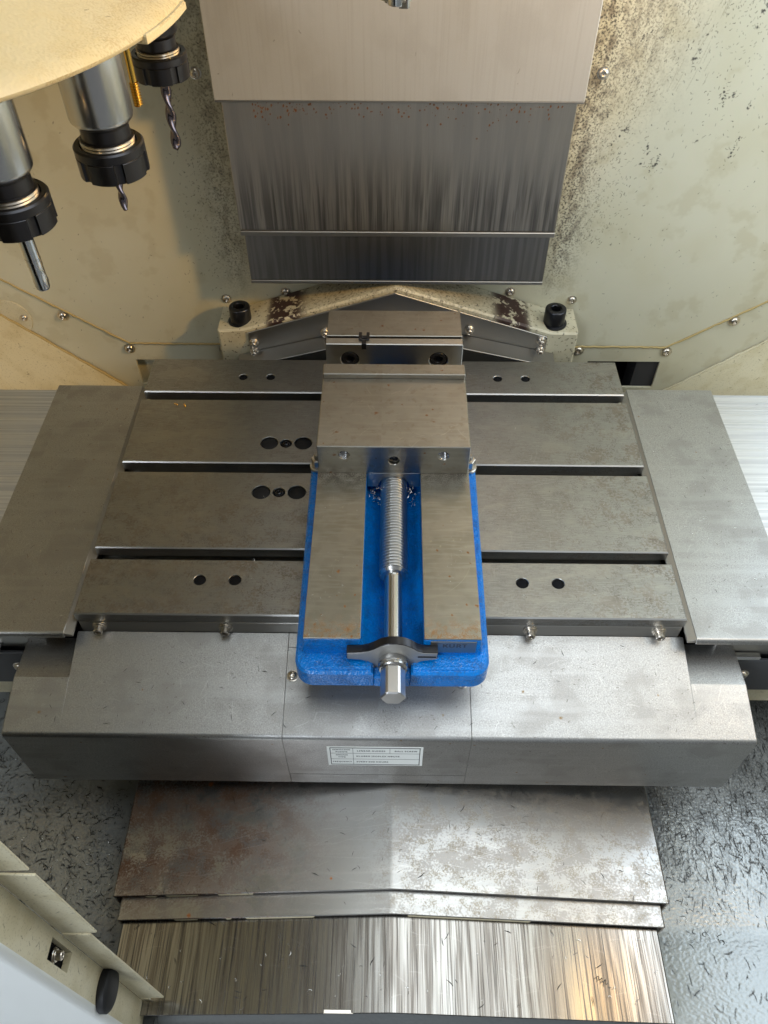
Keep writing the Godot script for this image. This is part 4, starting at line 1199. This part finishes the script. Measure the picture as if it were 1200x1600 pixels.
	for s: float in [-1.0, 1.0]:
		var xs: float = fx1 + 0.0005 if s > 0 else fx0 - 0.0005
		m.quad(Vector3(xs - s * c, 0.1050 - c, zp), Vector3(xs - s * c, 0.0616, zp), Vector3(xs, 0.0616, zp - c), Vector3(xs, 0.1050 - c, zp - c), Vector3(s, 0, 1))
		m.quad(Vector3(xs, 0.1050, zp - c), Vector3(xs, 0.0616, zp - c), Vector3(xs, 0.0616, -0.7310), Vector3(xs, 0.1050, -0.7310), Vector3(s, 0, 0))
	var fp := obj("fixed_jaw_plate", m.done(), M.steel, v)
	for s: float in [-1.0, 1.0]:
		m = B.new()
		var t := facing(Vector3(VC + s * 0.0502, 0.0835, zp - 0.008), Vector3(0, 0, 1))
		m.lathe(PackedVector2Array([Vector2(0.0096, 0), Vector2(0.0096, 0.0062), Vector2(0.0088, 0.0072), Vector2(0.0052, 0.0072)]), t, 32)
		m.lathe(PackedVector2Array([Vector2(0.0052, 0.0072), Vector2(0.0050, 0.0068), Vector2(0.0050, 0.002), Vector2(0, 0.0015)]), t, 6, 10.0)
		obj("jaw_bolt", m.done(), M.black_oxide, fp)
	# small clip on the fixed jaw
	m = B.new()
	var kx := -0.0215
	m.box(Vector3(kx - 0.0060, 0.1053, -0.7400), Vector3(kx - 0.0025, 0.1070, -0.7268), 0.0003)
	m.box(Vector3(kx + 0.0025, 0.1053, -0.7400), Vector3(kx + 0.0060, 0.1070, -0.7268), 0.0003)
	m.box(Vector3(kx - 0.0025, 0.1053, -0.7345), Vector3(kx + 0.0025, 0.1066, -0.7300), 0.0003)
	m.box(Vector3(kx - 0.0026, 0.0985, -0.7204), Vector3(kx + 0.0026, 0.1062, -0.7192), 0.0003)
	m.box(Vector3(kx - 0.0026, 0.1052, -0.7268), Vector3(kx + 0.0026, 0.1062, -0.7192), 0.0003)
	var clip := obj("jaw_clip", m.done(), M.black_oxide)
	tag(clip, "tiny dark clip hooked over the edge of the fixed jaw", "clip")
	# screw: thread, shaft, collar, hex end
	var ay := 0.0400
	var ax := VC + 0.0008
	var lead := obj("lead_screw", helix(Vector3(ax, ay, -0.4497), Vector3(0, 0, -1), 0.125, 0.0118, 0.0138, 0.0036, 40, false), M.thread, v)
	m = B.new()
	m.lathe(PackedVector2Array([Vector2(0.0142, -0.0005), Vector2(0.0119, 0.0025), Vector2(0.0084, 0.0032), Vector2(0.0083, 0.098), Vector2(0.0083, 0.099)]), facing(Vector3(ax, ay, -0.4500), Vector3(0, 0, 1)), 36)
	obj("shaft", m.done(), M.turned, v)
	m = B.new()
	m.lathe(PackedVector2Array([Vector2(0.0125, 0), Vector2(0.0130, 0.0006), Vector2(0.0130, 0.0046), Vector2(0.0122, 0.0052), Vector2(0.0122, 0.0062), Vector2(0.0130, 0.0068), Vector2(0.0130, 0.0088), Vector2(0.0120, 0.0098), Vector2(0.009, 0.0099)]), facing(Vector3(ax, ay, -0.3572), Vector3(0, 0, 1)), 40)
	obj("collar", m.done(), M.turned, v)
	m = B.new()
	var hexp := PackedVector2Array()
	for k in 60:
		var th := TAU * k / 60.0
		hexp.append(Vector2.from_angle(th) * minf(0.0108, 0.0099 / cos(fposmod(th, PI / 3) - PI / 6)))
	m.extrude(hexp, zt(ax, ay, -0.3475), 0.0275, 0.0012, 14.0)
	obj("hex_end", m.done(), M.hex, v)
	# retainer bracket
	var br := PackedVector2Array([Vector2(-0.0405, 0.0512), Vector2(-0.0408, 0.0420), Vector2(-0.0290, 0.0405), Vector2(-0.0220, 0.0375), Vector2(-0.0170, 0.0310), Vector2(-0.0128, 0.0200), Vector2(0.0140, 0.0200), Vector2(0.0160, 0.0262), Vector2(0.0200, 0.0345), Vector2(0.0250, 0.0390), Vector2(0.0385, 0.0425), Vector2(0.0390, 0.0520), Vector2(0.0270, 0.0525), Vector2(0.0215, 0.0550), Vector2(0.0160, 0.0605), Vector2(0.0100, 0.0648), Vector2(0.0030, 0.0665), Vector2(-0.0045, 0.0660), Vector2(-0.0110, 0.0630), Vector2(-0.0165, 0.0580), Vector2(-0.0220, 0.0540), Vector2(-0.0280, 0.0518)])
	for i in br.size():
		br[i].x += ax
	m = B.new()
	m.extrude(br, zt(0, 0, -0.3657), 0.0082, 0.0004, 35.0)
	var rb := obj("screw_retainer", m.done(), M.black_oxide, v)
	var facep := PackedVector2Array()
	for p in br:
		facep.append(Vector2(ax + (p.x - ax) * 0.985, 0.044 + (p.y - 0.044) * 0.965))
	m = B.new()
	m.extrude(facep, zt(0, 0, -0.3576), 0.0004, 0.0001, 35.0)
	obj("machined_face", m.done(), M.matte, rb)
	obj("slot_mark", box(Vector3(ax + 0.0215, 0.0452, -0.35725), Vector3(ax + 0.0375, 0.0472, -0.3570), 0.0), M.hole, rb)
	# hold down bolts beside the bed
	for s: float in [-1.0, 1.0]:
		var at := Vector3(VC + s * 0.0800, 0.0362, -0.5960)
		var hb := thing("hold_down_bolt", "steel hold-down nut beside the right side of the moving jaw" if s > 0 else "steel hold-down nut beside the left side of the moving jaw", "bolt", at, "hold-down bolts of the vise")
		m = B.new()
		m.lathe(PackedVector2Array([Vector2(0.0092, 0), Vector2(0.0096, 0.0004), Vector2(0.0096, 0.003), Vector2(0.009, 0.0036), Vector2(0.006, 0.0036)]), Transform3D(Basis.IDENTITY, at), 28)
		obj("washer", m.done(), M.steel, hb)
		m = B.new()
		var hx := PackedVector2Array()
		for k in 6:
			hx.append(Vector2(at.x, at.z) + Vector2.from_angle(TAU * k / 6.0) * 0.0078)
		m.extrude(hx, along_y(at.y + 0.0037), 0.0105, 0.0008, 5.0)
		obj("nut", m.done(), M.screw, hb)
		m = B.new()
		m.lathe(PackedVector2Array([Vector2(0.0046, 0.014), Vector2(0.0046, 0.019), Vector2(0.0038, 0.020), Vector2(0, 0.020)]), Transform3D(Basis.IDENTITY, at), 20)
		obj("stud", m.done(), M.steel_dull, hb)

func helix(at: Vector3, dir: Vector3, length: float, r0: float, r1: float, pitch: float, seg: int, inside: bool) -> ArrayMesh:
	var m := B.new()
	var t := facing(at, dir)
	var per := 8
	var n := int(length / pitch * per)
	var rows := []
	for i in n + 1:
		var line := []
		for k in seg:
			var f := fposmod(float(i) / per - float(k) / seg, 1.0)
			var w := clampf(absf(2.0 * f - 1.0) * 2.4 - 0.7, 0.0, 1.0)
			var r := lerpf(r1, r0, w)
			var a := TAU * k / seg
			line.append(t * Vector3(cos(a) * r, length * i / n, sin(a) * r))
		rows.append(line)
	m.grid(rows, true, inside)
	return m.done()

# ------------------------------------------------------------------ tool changer
func drill_bit(at: Vector3, dia: float, length: float, turns: float, seg := 28, n := 60) -> ArrayMesh:
	# hangs down from at; two flutes wound round it, pointed tip
	var m := B.new()
	var rows := []
	for i in n + 1:
		var f := float(i) / n
		var line := []
		var fl := smoothstep(0.05, 0.16, f)
		var tip := clampf((f - 0.95) / 0.05, 0.0, 1.0)
		for k in seg:
			var a := TAU * k / seg
			var b := a + f * turns * TAU
			var g := pow(absf(cos(b)), 1.6)
			var r := dia * 0.5 * (1.0 - 0.5 * fl * g) * (1.0 - 0.92 * tip)
			line.append(at + Vector3(cos(a) * r, -length * f, sin(a) * r))
		rows.append(line)
	m.grid(rows, true, true)
	return m.done()

func holder(label: String, x: float, z: float, body: Material, body_bottom: float, nut_top: float, nut_bot: float, rb: float) -> Node3D:
	var h := thing("tool_holder", label, "tool holder", Vector3(x, nut_bot, z), "tool holders hanging in the tool changer")
	var I := Transform3D(Basis.IDENTITY, Vector3(x, 0, z))
	var m := B.new()
	m.lathe(PackedVector2Array([Vector2(rb - 0.0065, body_bottom - 0.0005), Vector2(rb - 0.004, body_bottom), Vector2(rb - 0.0005, body_bottom + 0.004), Vector2(rb, body_bottom + 0.006), Vector2(rb, 0.458), Vector2(0.01, 0.459)]), I, 44)
	obj("holder_body", m.done(), body, h)
	m = B.new()
	var prof := PackedVector2Array()
	for k in 8:
		var y := nut_top - 0.004 + k * 0.0011
		prof.append(Vector2(0.0186 if k % 2 == 0 else 0.0193, y))
	m.lathe(prof, I, 40, 5.0)
	obj("threaded_neck", m.done(), M.screw, h)
	m = B.new()
	m.lathe(PackedVector2Array([Vector2(0.0186, nut_top + 0.0036), Vector2(0.0172, nut_top + 0.0042), Vector2(0.0172, body_bottom + 0.001)]), I, 40)
	obj("neck_groove", m.done(), M.black_oxide, h)
	# clamping nut: plain ring above, slotted skirt below
	m = B.new()
	var rn := 0.0250
	var mid := lerpf(nut_bot, nut_top, 0.68)
	m.lathe(PackedVector2Array([Vector2(rn - 0.0004, mid), Vector2(rn, mid + 0.0004), Vector2(rn, nut_top - 0.0012), Vector2(rn - 0.0012, nut_top), Vector2(0.0205, nut_top), Vector2(0.0195, nut_top - 0.004)]), I, 44)
	var pl := PackedVector2Array()
	var spin := x * 31.0
	for k in 6:
		for q in [[0.0, 1.0], [0.12, 1.0], [0.24, 1.0], [0.36, 1.0], [0.48, 1.0], [0.60, 1.0], [0.72, 1.0], [0.745, 0.93], [0.78, 0.915], [0.93, 0.915], [0.965, 0.93], [0.99, 1.0]]:
			pl.append(Vector2(x, z) + Vector2.from_angle(spin + TAU * (k + q[0]) / 6.0) * rn * q[1])
	m.extrude(pl, along_y(nut_bot), mid - nut_bot, 0.0006, 30.0)
	obj("collet_nut", m.done(), M.black_oxide, h)
	m = B.new()
	m.lathe(PackedVector2Array([Vector2(0, nut_bot - 0.0012), Vector2(0.010, nut_bot - 0.0012), Vector2(0.0125, nut_bot + 0.0002)]), I, 28)
	obj("collet", m.done(), M.steel_dull, h)
	return h

func tools() -> void:
	var rim_c := Vector3(-0.400, 0.46, -0.66)
	var cv := thing("tool_changer_cover", "large round cream cover over the tool changer, upper left", "machine cover", rim_c)
	var m := B.new()
	var rr := 0.2580
	m.lathe(PackedVector2Array([Vector2(rr - 0.010, 0.0), Vector2(rr - 0.004, -0.0015), Vector2(rr - 0.001, 0.0), Vector2(rr, 0.0025), Vector2(rr - 0.003, 0.006), Vector2(rr - 0.012, 0.010), Vector2(0.15, 0.048), Vector2(0.06, 0.072), Vector2(0, 0.078)]), Transform3D(Basis.IDENTITY, rim_c), 96, 60.0)
	m.lathe(PackedVector2Array([Vector2(0.0, 0.03), Vector2(0.12, 0.022), Vector2(rr - 0.010, 0.0)]), Transform3D(Basis.IDENTITY, rim_c), 96, 60.0)
	obj("cover_dome", m.done(), M.cover_paint, cv)
	# lug where the two halves of the cover overlap
	m = B.new()
	var lug := PackedVector2Array()
	for k in 9:
		var a := lerpf(-0.33, -0.06, k / 8.0)
		lug.append(Vector2(rim_c.x, rim_c.z) + Vector2(cos(a), -sin(a)).rotated(0.0) * (rr + 0.0025))
	for k in 9:
		var a := lerpf(-0.06, -0.33, k / 8.0)
		lug.append(Vector2(rim_c.x, rim_c.z) + Vector2(cos(a), -sin(a)) * (rr - 0.008))
	m.extrude(lug, along_y(0.457), 0.006, 0.001)
	obj("overlap_lip", m.done(), M.cover_paint, cv)
	var h1 := holder("steel tool holder at the left edge, carrying a bright end mill", -0.2400, -0.490, M.turned, 0.4110, 0.3980, 0.3770, 0.0215)
	m = B.new()
	var t := Transform3D(Basis.IDENTITY, Vector3(-0.24, 0, -0.49))
	m.lathe(PackedVector2Array([Vector2(0.0, 0.3290), Vector2(0.0042, 0.3275), Vector2(0.0050, 0.3295), Vector2(0.0050, 0.345)]), t, 28)
	m.lathe(PackedVector2Array([Vector2(0.0050, 0.345), Vector2(0.0052, 0.346), Vector2(0.0052, 0.380)]), t, 28)
	obj("end_mill_shank", m.done(), M.chrome, h1)
	obj("end_mill_flute", drill_bit(Vector3(-0.24, 0.3520, -0.49), 0.0106, 0.0245, 0.42, 28, 30), M.chrome, h1)
	var h2 := holder("large steel tool holder with black collet nut and short drill, between two others", -0.1950, -0.570, M.turned, 0.4095, 0.3965, 0.3747, 0.0222)
	obj("drill", drill_bit(Vector3(-0.195, 0.3760, -0.57), 0.0066, 0.0325, 1.1), M.drill, h2)
	var h3 := holder("black tool holder with a long dark twist drill, next to the column covers", -0.2035, -0.780, M.black_oxide, 0.3950, 0.3830, 0.3615, 0.0205)
	obj("drill", drill_bit(Vector3(-0.2035, 0.3620, -0.78), 0.0100, 0.0690, 1.5, 28, 90), M.drill, h3)
	var tap := thing("thread_tap", "gold coated thread tap hanging between two tool holders", "tap", Vector3(-0.198, 0.3805, -0.67))
	m = B.new()
	m.lathe(PackedVector2Array([Vector2(0.0, 0.3802), Vector2(0.0028, 0.3806), Vector2(0.0034, 0.382)]), Transform3D(Basis.IDENTITY, Vector3(-0.198, 0, -0.67)), 20)
	m.lathe(PackedVector2Array([Vector2(0.0027, 0.3975), Vector2(0.0027, 0.4400), Vector2(0.0031, 0.4410), Vector2(0.0031, 0.4585), Vector2(0, 0.459)]), Transform3D(Basis.IDENTITY, Vector3(-0.198, 0, -0.67)), 20)
	obj("shank", m.done(), M.gold, tap)
	obj("thread", helix(Vector3(-0.198, 0.3985, -0.67), Vector3.DOWN, 0.0180, 0.0027, 0.0038, 0.0021, 20, false), M.gold, tap)
	# cutter in the spindle
	var sx := 0.0113
	var sz := -0.69
	var ct := thing("spindle_cutter", "two edged insert cutter hanging at the top edge, before the pale column plate", "cutter", Vector3(sx, 0.44, sz))
	m = B.new()
	m.lathe(PackedVector2Array([Vector2(0.0, 0.4480), Vector2(0.0072, 0.4478), Vector2(0.0078, 0.449), Vector2(0.0078, 0.475), Vector2(0.0100, 0.482), Vector2(0.0100, 0.54), Vector2(0.021, 0.542), Vector2(0.021, 0.57), Vector2(0, 0.57)]), Transform3D(Basis.IDENTITY, Vector3(sx, 0, sz)), 32)
	obj("cutter_body", m.done(), M.chrome, ct)
	for a in [0.5, 0.5 + PI]:
		var d := Vector3(cos(a), 0, sin(a))
		var e := d.cross(Vector3.UP)
		m = B.new()
		m.extrude(PackedVector2Array([Vector2(0.0035, -0.0005), Vector2(0.0112, 0.0005), Vector2(0.0112, 0.0125), Vector2(0.0048, 0.0115)]), Transform3D(Basis(d, Vector3.UP, e), Vector3(sx, 0.4465, sz)), 0.0040, 0.0005)
		var ins := obj("insert", m.done(), M.carbide, ct)
		screw(ins, Vector3(sx, 0.4525, sz) + d * 0.0080 + e * 0.0040, e, 0.0016, button_mesh, M.screw, "insert_screw")
		m = B.new()
		m.extrude(PackedVector2Array([Vector2(0.0, 0.003), Vector2(0.0104, 0.004), Vector2(0.0100, 0.03), Vector2(0.0, 0.034)]), Transform3D(Basis(d, Vector3.UP, e), Vector3(sx, 0.4465, sz)), -0.0060, 0.0005)
		obj("insert_pocket", m.done(), M.chrome, ct)
	var sh := thing("spindle_unit", "spindle nose above the cutter", "spindle head", Vector3(MC, 0.57, sz))
	m = B.new()
	m.lathe(PackedVector2Array([Vector2(0.0, 0.5705), Vector2(0.030, 0.5705), Vector2(0.036, 0.573), Vector2(0.040, 0.62), Vector2(0.062, 0.625), Vector2(0.066, 0.63), Vector2(0.066, 0.70)]), Transform3D(Basis.IDENTITY, Vector3(sx, 0, sz)), 40)
	obj("spindle_nose", m.done(), M.steel_dull, sh)
	obj("head_casting", box(Vector3(MC - 0.13, 0.68, -0.905), Vector3(MC + 0.13, 1.25, -0.56), 0.012), M.cream, sh)

# ------------------------------------------------------------------ enclosure and lamps
func enclosure() -> void:
	for s: float in [-1.0, 1.0]:
		var w := obj("side_wall", box(Vector3(s * 0.76 - 0.012, -0.45, -0.97), Vector3(s * 0.76 + 0.012, 1.3, 0.1), 0.002), M.cream)
		tag(w, "cream side wall of the machine", "", "", "structure")
	var roof := obj("roof", box(Vector3(-0.76, 1.3, -0.97), Vector3(0.76, 1.32, -0.1), 0.002), M.cream)
	tag(roof, "cream roof panel of the machine", "", "", "structure")

func lamp(called: String, label: String, at: Vector3, aim: Vector3, size: Vector2, col: Color, energy: float, glow: float, cone := 0.0) -> void:
	var o := thing(called, label, "lamp", at)
	var z := (at - aim).normalized()
	var x := Vector3.UP.cross(z).normalized() if absf(z.y) < 0.99 else Vector3.RIGHT
	var b := Basis(x, z.cross(x), z)
	var m := B.new()
	m.box(Vector3(-size.x / 2 - 0.01, -size.y / 2 - 0.01, 0.002), Vector3(size.x / 2 + 0.01, size.y / 2 + 0.01, 0.03), 0.004)
	obj("lamp_housing", m.done(), M.charcoal, o, Transform3D(b, at))
	m = B.new()
	m.box(Vector3(-size.x / 2, -size.y / 2, 0.0), Vector3(size.x / 2, size.y / 2, 0.003), 0.001)
	var g := mat(Color(0.9, 0.9, 0.9), 0.5)
	g.emission_enabled = true
	g.emission = col
	g.emission_energy_multiplier = glow
	obj("lamp_panel", m.done(), g, o, Transform3D(b, at))
	if cone > 0.0:
		var sp := SpotLight3D.new()
		sp.name = called + "_light"
		sp.spot_angle = cone
		sp.spot_angle_attenuation = 0.6
		sp.spot_range = 4.0
		sp.spot_attenuation = 2.0
		sp.light_size = 0.04
		sp.light_color = col
		sp.light_energy = energy
		sp.shadow_enabled = true
		add_child(sp)
		sp.transform = Transform3D(b, at - z * 0.004)
		return
	var l := AreaLight3D.new()
	l.name = called + "_light"
	l.area_size = size
	l.light_color = col
	l.light_energy = energy
	l.shadow_enabled = true
	l.area_range = 6.0
	add_child(l)
	l.transform = Transform3D(b, at - z * 0.003)

# ------------------------------------------------------------------ chips
func sliver(bend: float, n := 4) -> ArrayMesh:
	# unit length, unit half width 0.08, curved, lies in xz
	var m := B.new()
	var p := Vector3.ZERO
	var d := Vector3(1, 0, 0)
	var rows := []
	for i in n + 1:
		var f := float(i) / n
		var w := 0.045 * (1.0 - 0.7 * absf(2 * f - 1))
		var s := d.cross(Vector3.UP)
		rows.append([p - s * w, p + Vector3(0, 0.03 + 0.02 * sin(f * 9.0), 0), p + s * w])
		p += d / n
		d = d.rotated(Vector3.UP, bend / n)
	m.grid(rows, false, true)
	return m.done()

func scatter(called: String, label: String, mesh: Mesh, mt: Material, xf: Array) -> void:
	var mm := MultiMesh.new()
	mm.transform_format = MultiMesh.TRANSFORM_3D
	mm.mesh = mesh
	mm.instance_count = xf.size()
	for i in xf.size():
		mm.set_instance_transform(i, xf[i])
	var o := MultiMeshInstance3D.new()
	o.name = numbered(called)
	o.multimesh = mm
	o.material_override = mt
	add_child(o, true)
	tag(o, label, "metal chips", "", "stuff")

func lay(at: Vector3, n: Vector3, size: float, ang := -1.0) -> Transform3D:
	var y := n.normalized()
	var x := y.cross(Vector3(0.31, 0.2, 0.9)).normalized()
	var b := Basis(x, y, x.cross(y))
	b = b * Basis(Vector3.UP, rng.randf() * TAU if ang < 0 else ang)
	return Transform3D(b.scaled_local(Vector3.ONE * size), at + y * 0.0002)

func cover_y(x: float) -> float:
	return lerpf(-0.165, -0.203, absf(x - 0.0144) / 0.28)

func chips() -> void:
	var a := sliver(0.45)
	var b := sliver(2.6, 7)
	var list := []
	# floor, both sides, mostly in clumps along the covers and the crease
	var clumps := []
	for i in 46:
		var cs := -1.0 if rng.randf() < 0.45 else 1.0
		clumps.append(Vector3(cs * (0.285 + absf(rng.randfn(0, 0.07))), rng.randf_range(0.006, 0.03), rng.randf_range(-0.5, -0.22) if rng.randf() < 0.8 else rng.randf_range(-0.22, 0.0)))
	var curly := []
	for i in 2300:
		var s := -1.0 if rng.randf() < 0.42 else 1.0
		var x := rng.randf_range(0.27, 0.74) * s
		var z := rng.randf_range(-0.55, -0.2)
		var up := Vector3.UP
		if rng.randf() < 0.62:
			var c: Vector3 = clumps[rng.randi() % clumps.size()]
			x = c.x + rng.randfn(0, c.y)
			z = c.z + rng.randfn(0, c.y)
			up = Vector3(rng.randfn(0, 0.35), 1, rng.randfn(0, 0.35))
		var y := -0.2618
		if z > -0.2215:
			y += 0.213 * maxf(0.0, z + 0.2130)
			if z < -0.205: y += 0.0006
		if absf(x) < 0.27 and z < -0.12:
			continue
		(list if rng.randf() < 0.6 else curly).append(lay(Vector3(x, y, z), up, rng.randf_range(0.0015, 0.0035) * (1.0 + 2.2 * pow(rng.randf(), 4.0))))
	scatter("floor_chips", "dark steel chips strewn over the grey floor pan", sliver(1.1, 5), M.chip_dark, list)
	scatter("curled_floor_chips", "dark curled chips among the straight ones on the floor pan", sliver(4.2, 9), M.chip_dark, curly)
	list = []
	for i in 520:
		var s := -1.0 if rng.randf() < 0.5 else 1.0
		var x := rng.randf_range(0.27, 0.7) * s
		var z := rng.randf_range(-0.45, -0.23)
		if rng.randf() < 0.5:
			var c: Vector3 = clumps[rng.randi() % clumps.size()]
			x = c.x + rng.randfn(0, c.y)
			z = minf(c.z + rng.randfn(0, c.y), -0.222)
		list.append(lay(Vector3(x, -0.2612, z), Vector3(rng.randfn(0, 0.3), 1, rng.randfn(0, 0.3)), rng.randf_range(0.0015, 0.005)))
	scatter("bright_floor_chips", "small bright chips among the dark ones on the floor pan", b, M.chip_bright, list)
	# chips caught in the T-slots
	list = []
	for i in 260:
		var zs: float = [-0.7526, -0.6292, -0.5042][rng.randi() % 3]
		list.append(lay(Vector3(rng.randf_range(-0.29, 0.29), -0.0255 + rng.randf() * 0.006, zs + rng.randfn(0, 0.004)), Vector3(rng.randfn(0, 0.5), 1, rng.randfn(0, 0.5)), rng.randf_range(0.002, 0.007)))
	scatter("slot_chips", "bright chips lying down in the T-slots of the table", b, M.chip_bright, list)
	# rear wall
	list = []
	for i in 260:
		var px := 0.0
		var py := 0.0
		var pick := rng.randf()
		if pick < 0.35:
			px = rng.randfn(0.245, 0.022); py = rng.randf_range(0.08, 0.42)
		elif pick < 0.75:
			px = rng.randf_range(0.22, 0.48); py = 0.45 - absf(rng.randfn(0, 0.1))
		elif pick < 0.85:
			px = rng.randfn(-0.215, 0.02); py = rng.randf_range(0.03, 0.36)
		else:
			px = rng.randf_range(-0.55, 0.6); py = rng.randf_range(-0.05, 0.45)
		if absf(px - MC) < 0.2 and py > -0.07:
			continue
		list.append(lay(Vector3(px, py, -0.94), Vector3(0, 0, 1), rng.randf_range(0.0015, 0.0045)))
	scatter("wall_chips", "thin dark chips stuck to the cream rear wall", a, M.chip_dark, list)
	# table, covers, saddle, way covers
	list = []
	var curls := []
	for i in 170:
		var x := rng.randf_range(-0.29, 0.29)
		var z := rng.randf_range(-0.81, -0.44)
		var ok := false
		for r in [[-0.82, -0.765], [-0.74, -0.642], [-0.617, -0.517], [-0.492, -0.434]]:
			if z > r[0] and z < r[1]: ok = true
		if ok and absf(x - VC) > 0.095:
			(list if rng.randf() < 0.6 else curls).append(lay(Vector3(x, 0, z), Vector3.UP, rng.randf_range(0.0015, 0.0045)))
	for i in 150:
		var s := -1.0 if rng.randf() < 0.35 else 1.0
		(list if rng.randf() < 0.5 else curls).append(lay(Vector3(s * rng.randf_range(0.312, 0.412), -0.0105, rng.randf_range(-0.77, -0.43)), Vector3.UP, rng.randf_range(0.002, 0.005)))
	for i in 60:
		curls.append(lay(Vector3(VC + (rng.randf_range(0.03, 0.075) * (-1.0 if rng.randf() < 0.5 else 1.0)), 0.0612, rng.randf_range(-0.55, -0.37)), Vector3.UP, rng.randf_range(0.0012, 0.003)))
	for i in 150:
		curls.append(lay(Vector3(VC + rng.randfn(0, 0.013), rng.randf_range(0.020, 0.048), -0.552 - absf(rng.randfn(0, 0.008))), Vector3(rng.randfn(0, 0.5), 1, rng.randfn(0, 0.5)), rng.randf_range(0.003, 0.008)))
	for i in 60:
		curls.append(lay(Vector3(VC + rng.randf_range(-0.07, 0.07), 0.0362, rng.randf_range(-0.3655, -0.350)), Vector3.UP, rng.randf_range(0.001, 0.003)))
	for i in 30:
		var x := rng.randf_range(-0.25, 0.28)
		curls.append(lay(Vector3(x, cover_y(x) - 0.0133, rng.randf_range(-0.2, -0.13)), Vector3.UP, rng.randf_range(0.002, 0.006)))
	scatter("bright_chips", "tiny bright chips on the table, covers and vise", b, M.chip_bright, curls)
	for i in 60:
		var x := rng.randf_range(-0.34, 0.34)
		var z := rng.randf_range(-0.42, -0.335)
		list.append(lay(Vector3(x, -0.0302 - (z + 0.4277) * 0.227 + 0.0002, z), Vector3(0, 0.975, 0.22), rng.randf_range(0.002, 0.006)))
	for i in 70:
		var x := rng.randf_range(-0.25, 0.28)
		list.append(lay(Vector3(x, cover_y(x), rng.randf_range(-0.33, -0.23)), Vector3.UP, rng.randf_range(0.003, 0.009)))
	for i in 26:
		var x := rng.randf_range(-0.25, 0.28)
		list.append(lay(Vector3(x, cover_y(x) - 0.0132, rng.randf_range(-0.204, -0.13)), Vector3.UP, rng.randf_range(0.003, 0.009)))
	for i in 40:
		var x := rng.randf_range(0.43, 0.6)
		list.append(lay(Vector3(x, -0.0195, rng.randf_range(-0.77, -0.43)), Vector3.UP, rng.randf_range(0.003, 0.008)))
	scatter("dark_chips", "small dark chips on the table, saddle and covers", a, M.chip_dark, list)
	# a few large curls one can pick out
	for c in [["black curled chip lying on the streaked cover, right half", Vector3(0.2135, 0, -0.158), 0.0030, 0.011, 0.5], ["black curled chip on the grey floor right of the covers", Vector3(0.400, -0.2595, -0.293), 0.0022, 0.016, 1.4], ["tiny golden curl on the far left of the table", Vector3(-0.2545, 0.0014, -0.7345), 0.0018, 0.004, 0.3], ["second golden curl beside the first, nearer the vise", Vector3(-0.2440, 0.0014, -0.7330), 0.0018, 0.005, 1.1]]:
		var at: Vector3 = c[1]
		if at.y == 0.0:
			at.y = cover_y(at.x) - 0.0110
		var path := PackedVector3Array()
		var d := Vector3(cos(c[4]), 0, sin(c[4]))
		var e := d.cross(Vector3.UP)
		for i in 49:
			var f := i / 48.0
			var r: float = c[2] * (0.6 + 0.4 * f)
			path.append(at + d * (f - 0.5) * c[3] + (e * cos(f * TAU * 3.2) + Vector3.UP * sin(f * TAU * 3.2)) * r * 0.6)
		var m := B.new()
		m.tube(path, 0.00035, 5)
		var o := obj("chip_curl", m.done(), M.gold if c[0].contains("golden") else M.chip_dark)
		tag(o, c[0], "metal chip", "curled chips")

# ------------------------------------------------------------------ scene
func _ready() -> void:
	rng.seed = 7
	var cam := Camera3D.new()
	cam.name = "camera"
	add_child(cam)
	cam.transform = Transform3D(Basis(Vector3(0.9999265, 0, -0.0121217), Vector3(-0.0091745, 0.653565, -0.7568148), Vector3(0.0079223, 0.7568704, 0.653517)).orthonormalized(), Vector3(0.0097, 0.653, 0.0))
	cam.fov = rad_to_deg(2.0 * atan(800.0 / 1240.0))
	cam.near = 0.01
	cam.far = 20.0
	cam.current = true
	var we := WorldEnvironment.new()
	we.name = "environment"
	var env := Environment.new()
	env.background_mode = Environment.BG_COLOR
	env.background_color = lin(0.17, 0.18, 0.19)
	env.background_energy_multiplier = 1.0
	env.tonemap_mode = Environment.TONE_MAPPER_LINEAR
	env.tonemap_exposure = 1.16
	env.sdfgi_enabled = true
	env.ssao_enabled = true
	env.ssil_enabled = true
	we.environment = env
	add_child(we)
	materials()
	lamp("ceiling_lamp", "wide cool white lamp panel under the roof, right of the spindle", Vector3(0.25, 1.24, -0.42), Vector3(0.25, 0.0, -0.42), Vector2(0.94, 0.95), Color(0.93, 0.97, 1.0), 0.50, 0.8)
	lamp("work_lamp", "warm yellow work lamp high on the right wall", Vector3(0.71, 0.70, -0.33), Vector3(-0.45, 0.38, -0.94), Vector2(0.18, 0.14), Color(1.0, 0.79, 0.44), 0.80, 9.0, 34.0)
	lamp("side_lamp", "low cool white lamp panel on the right wall above the bright cover", Vector3(0.742, 0.48, -0.57), Vector3(0.0, 0.48, -0.57), Vector2(0.70, 0.48), Color(0.85, 0.93, 1.0), 0.22, 0.9)
	lamp("shop_lamp", "cool white workshop lamp in front of the machine", Vector3(-1.1, 1.3, 1.0), Vector3(0.0, 0.1, -0.5), Vector2(1.2, 0.8), Color(0.92, 0.96, 1.0), 4.0, 1.0)
	hardware()
	enclosure()
	rear()
	front()
	saddle()
	table()
	vise()
	tools()
	chips()
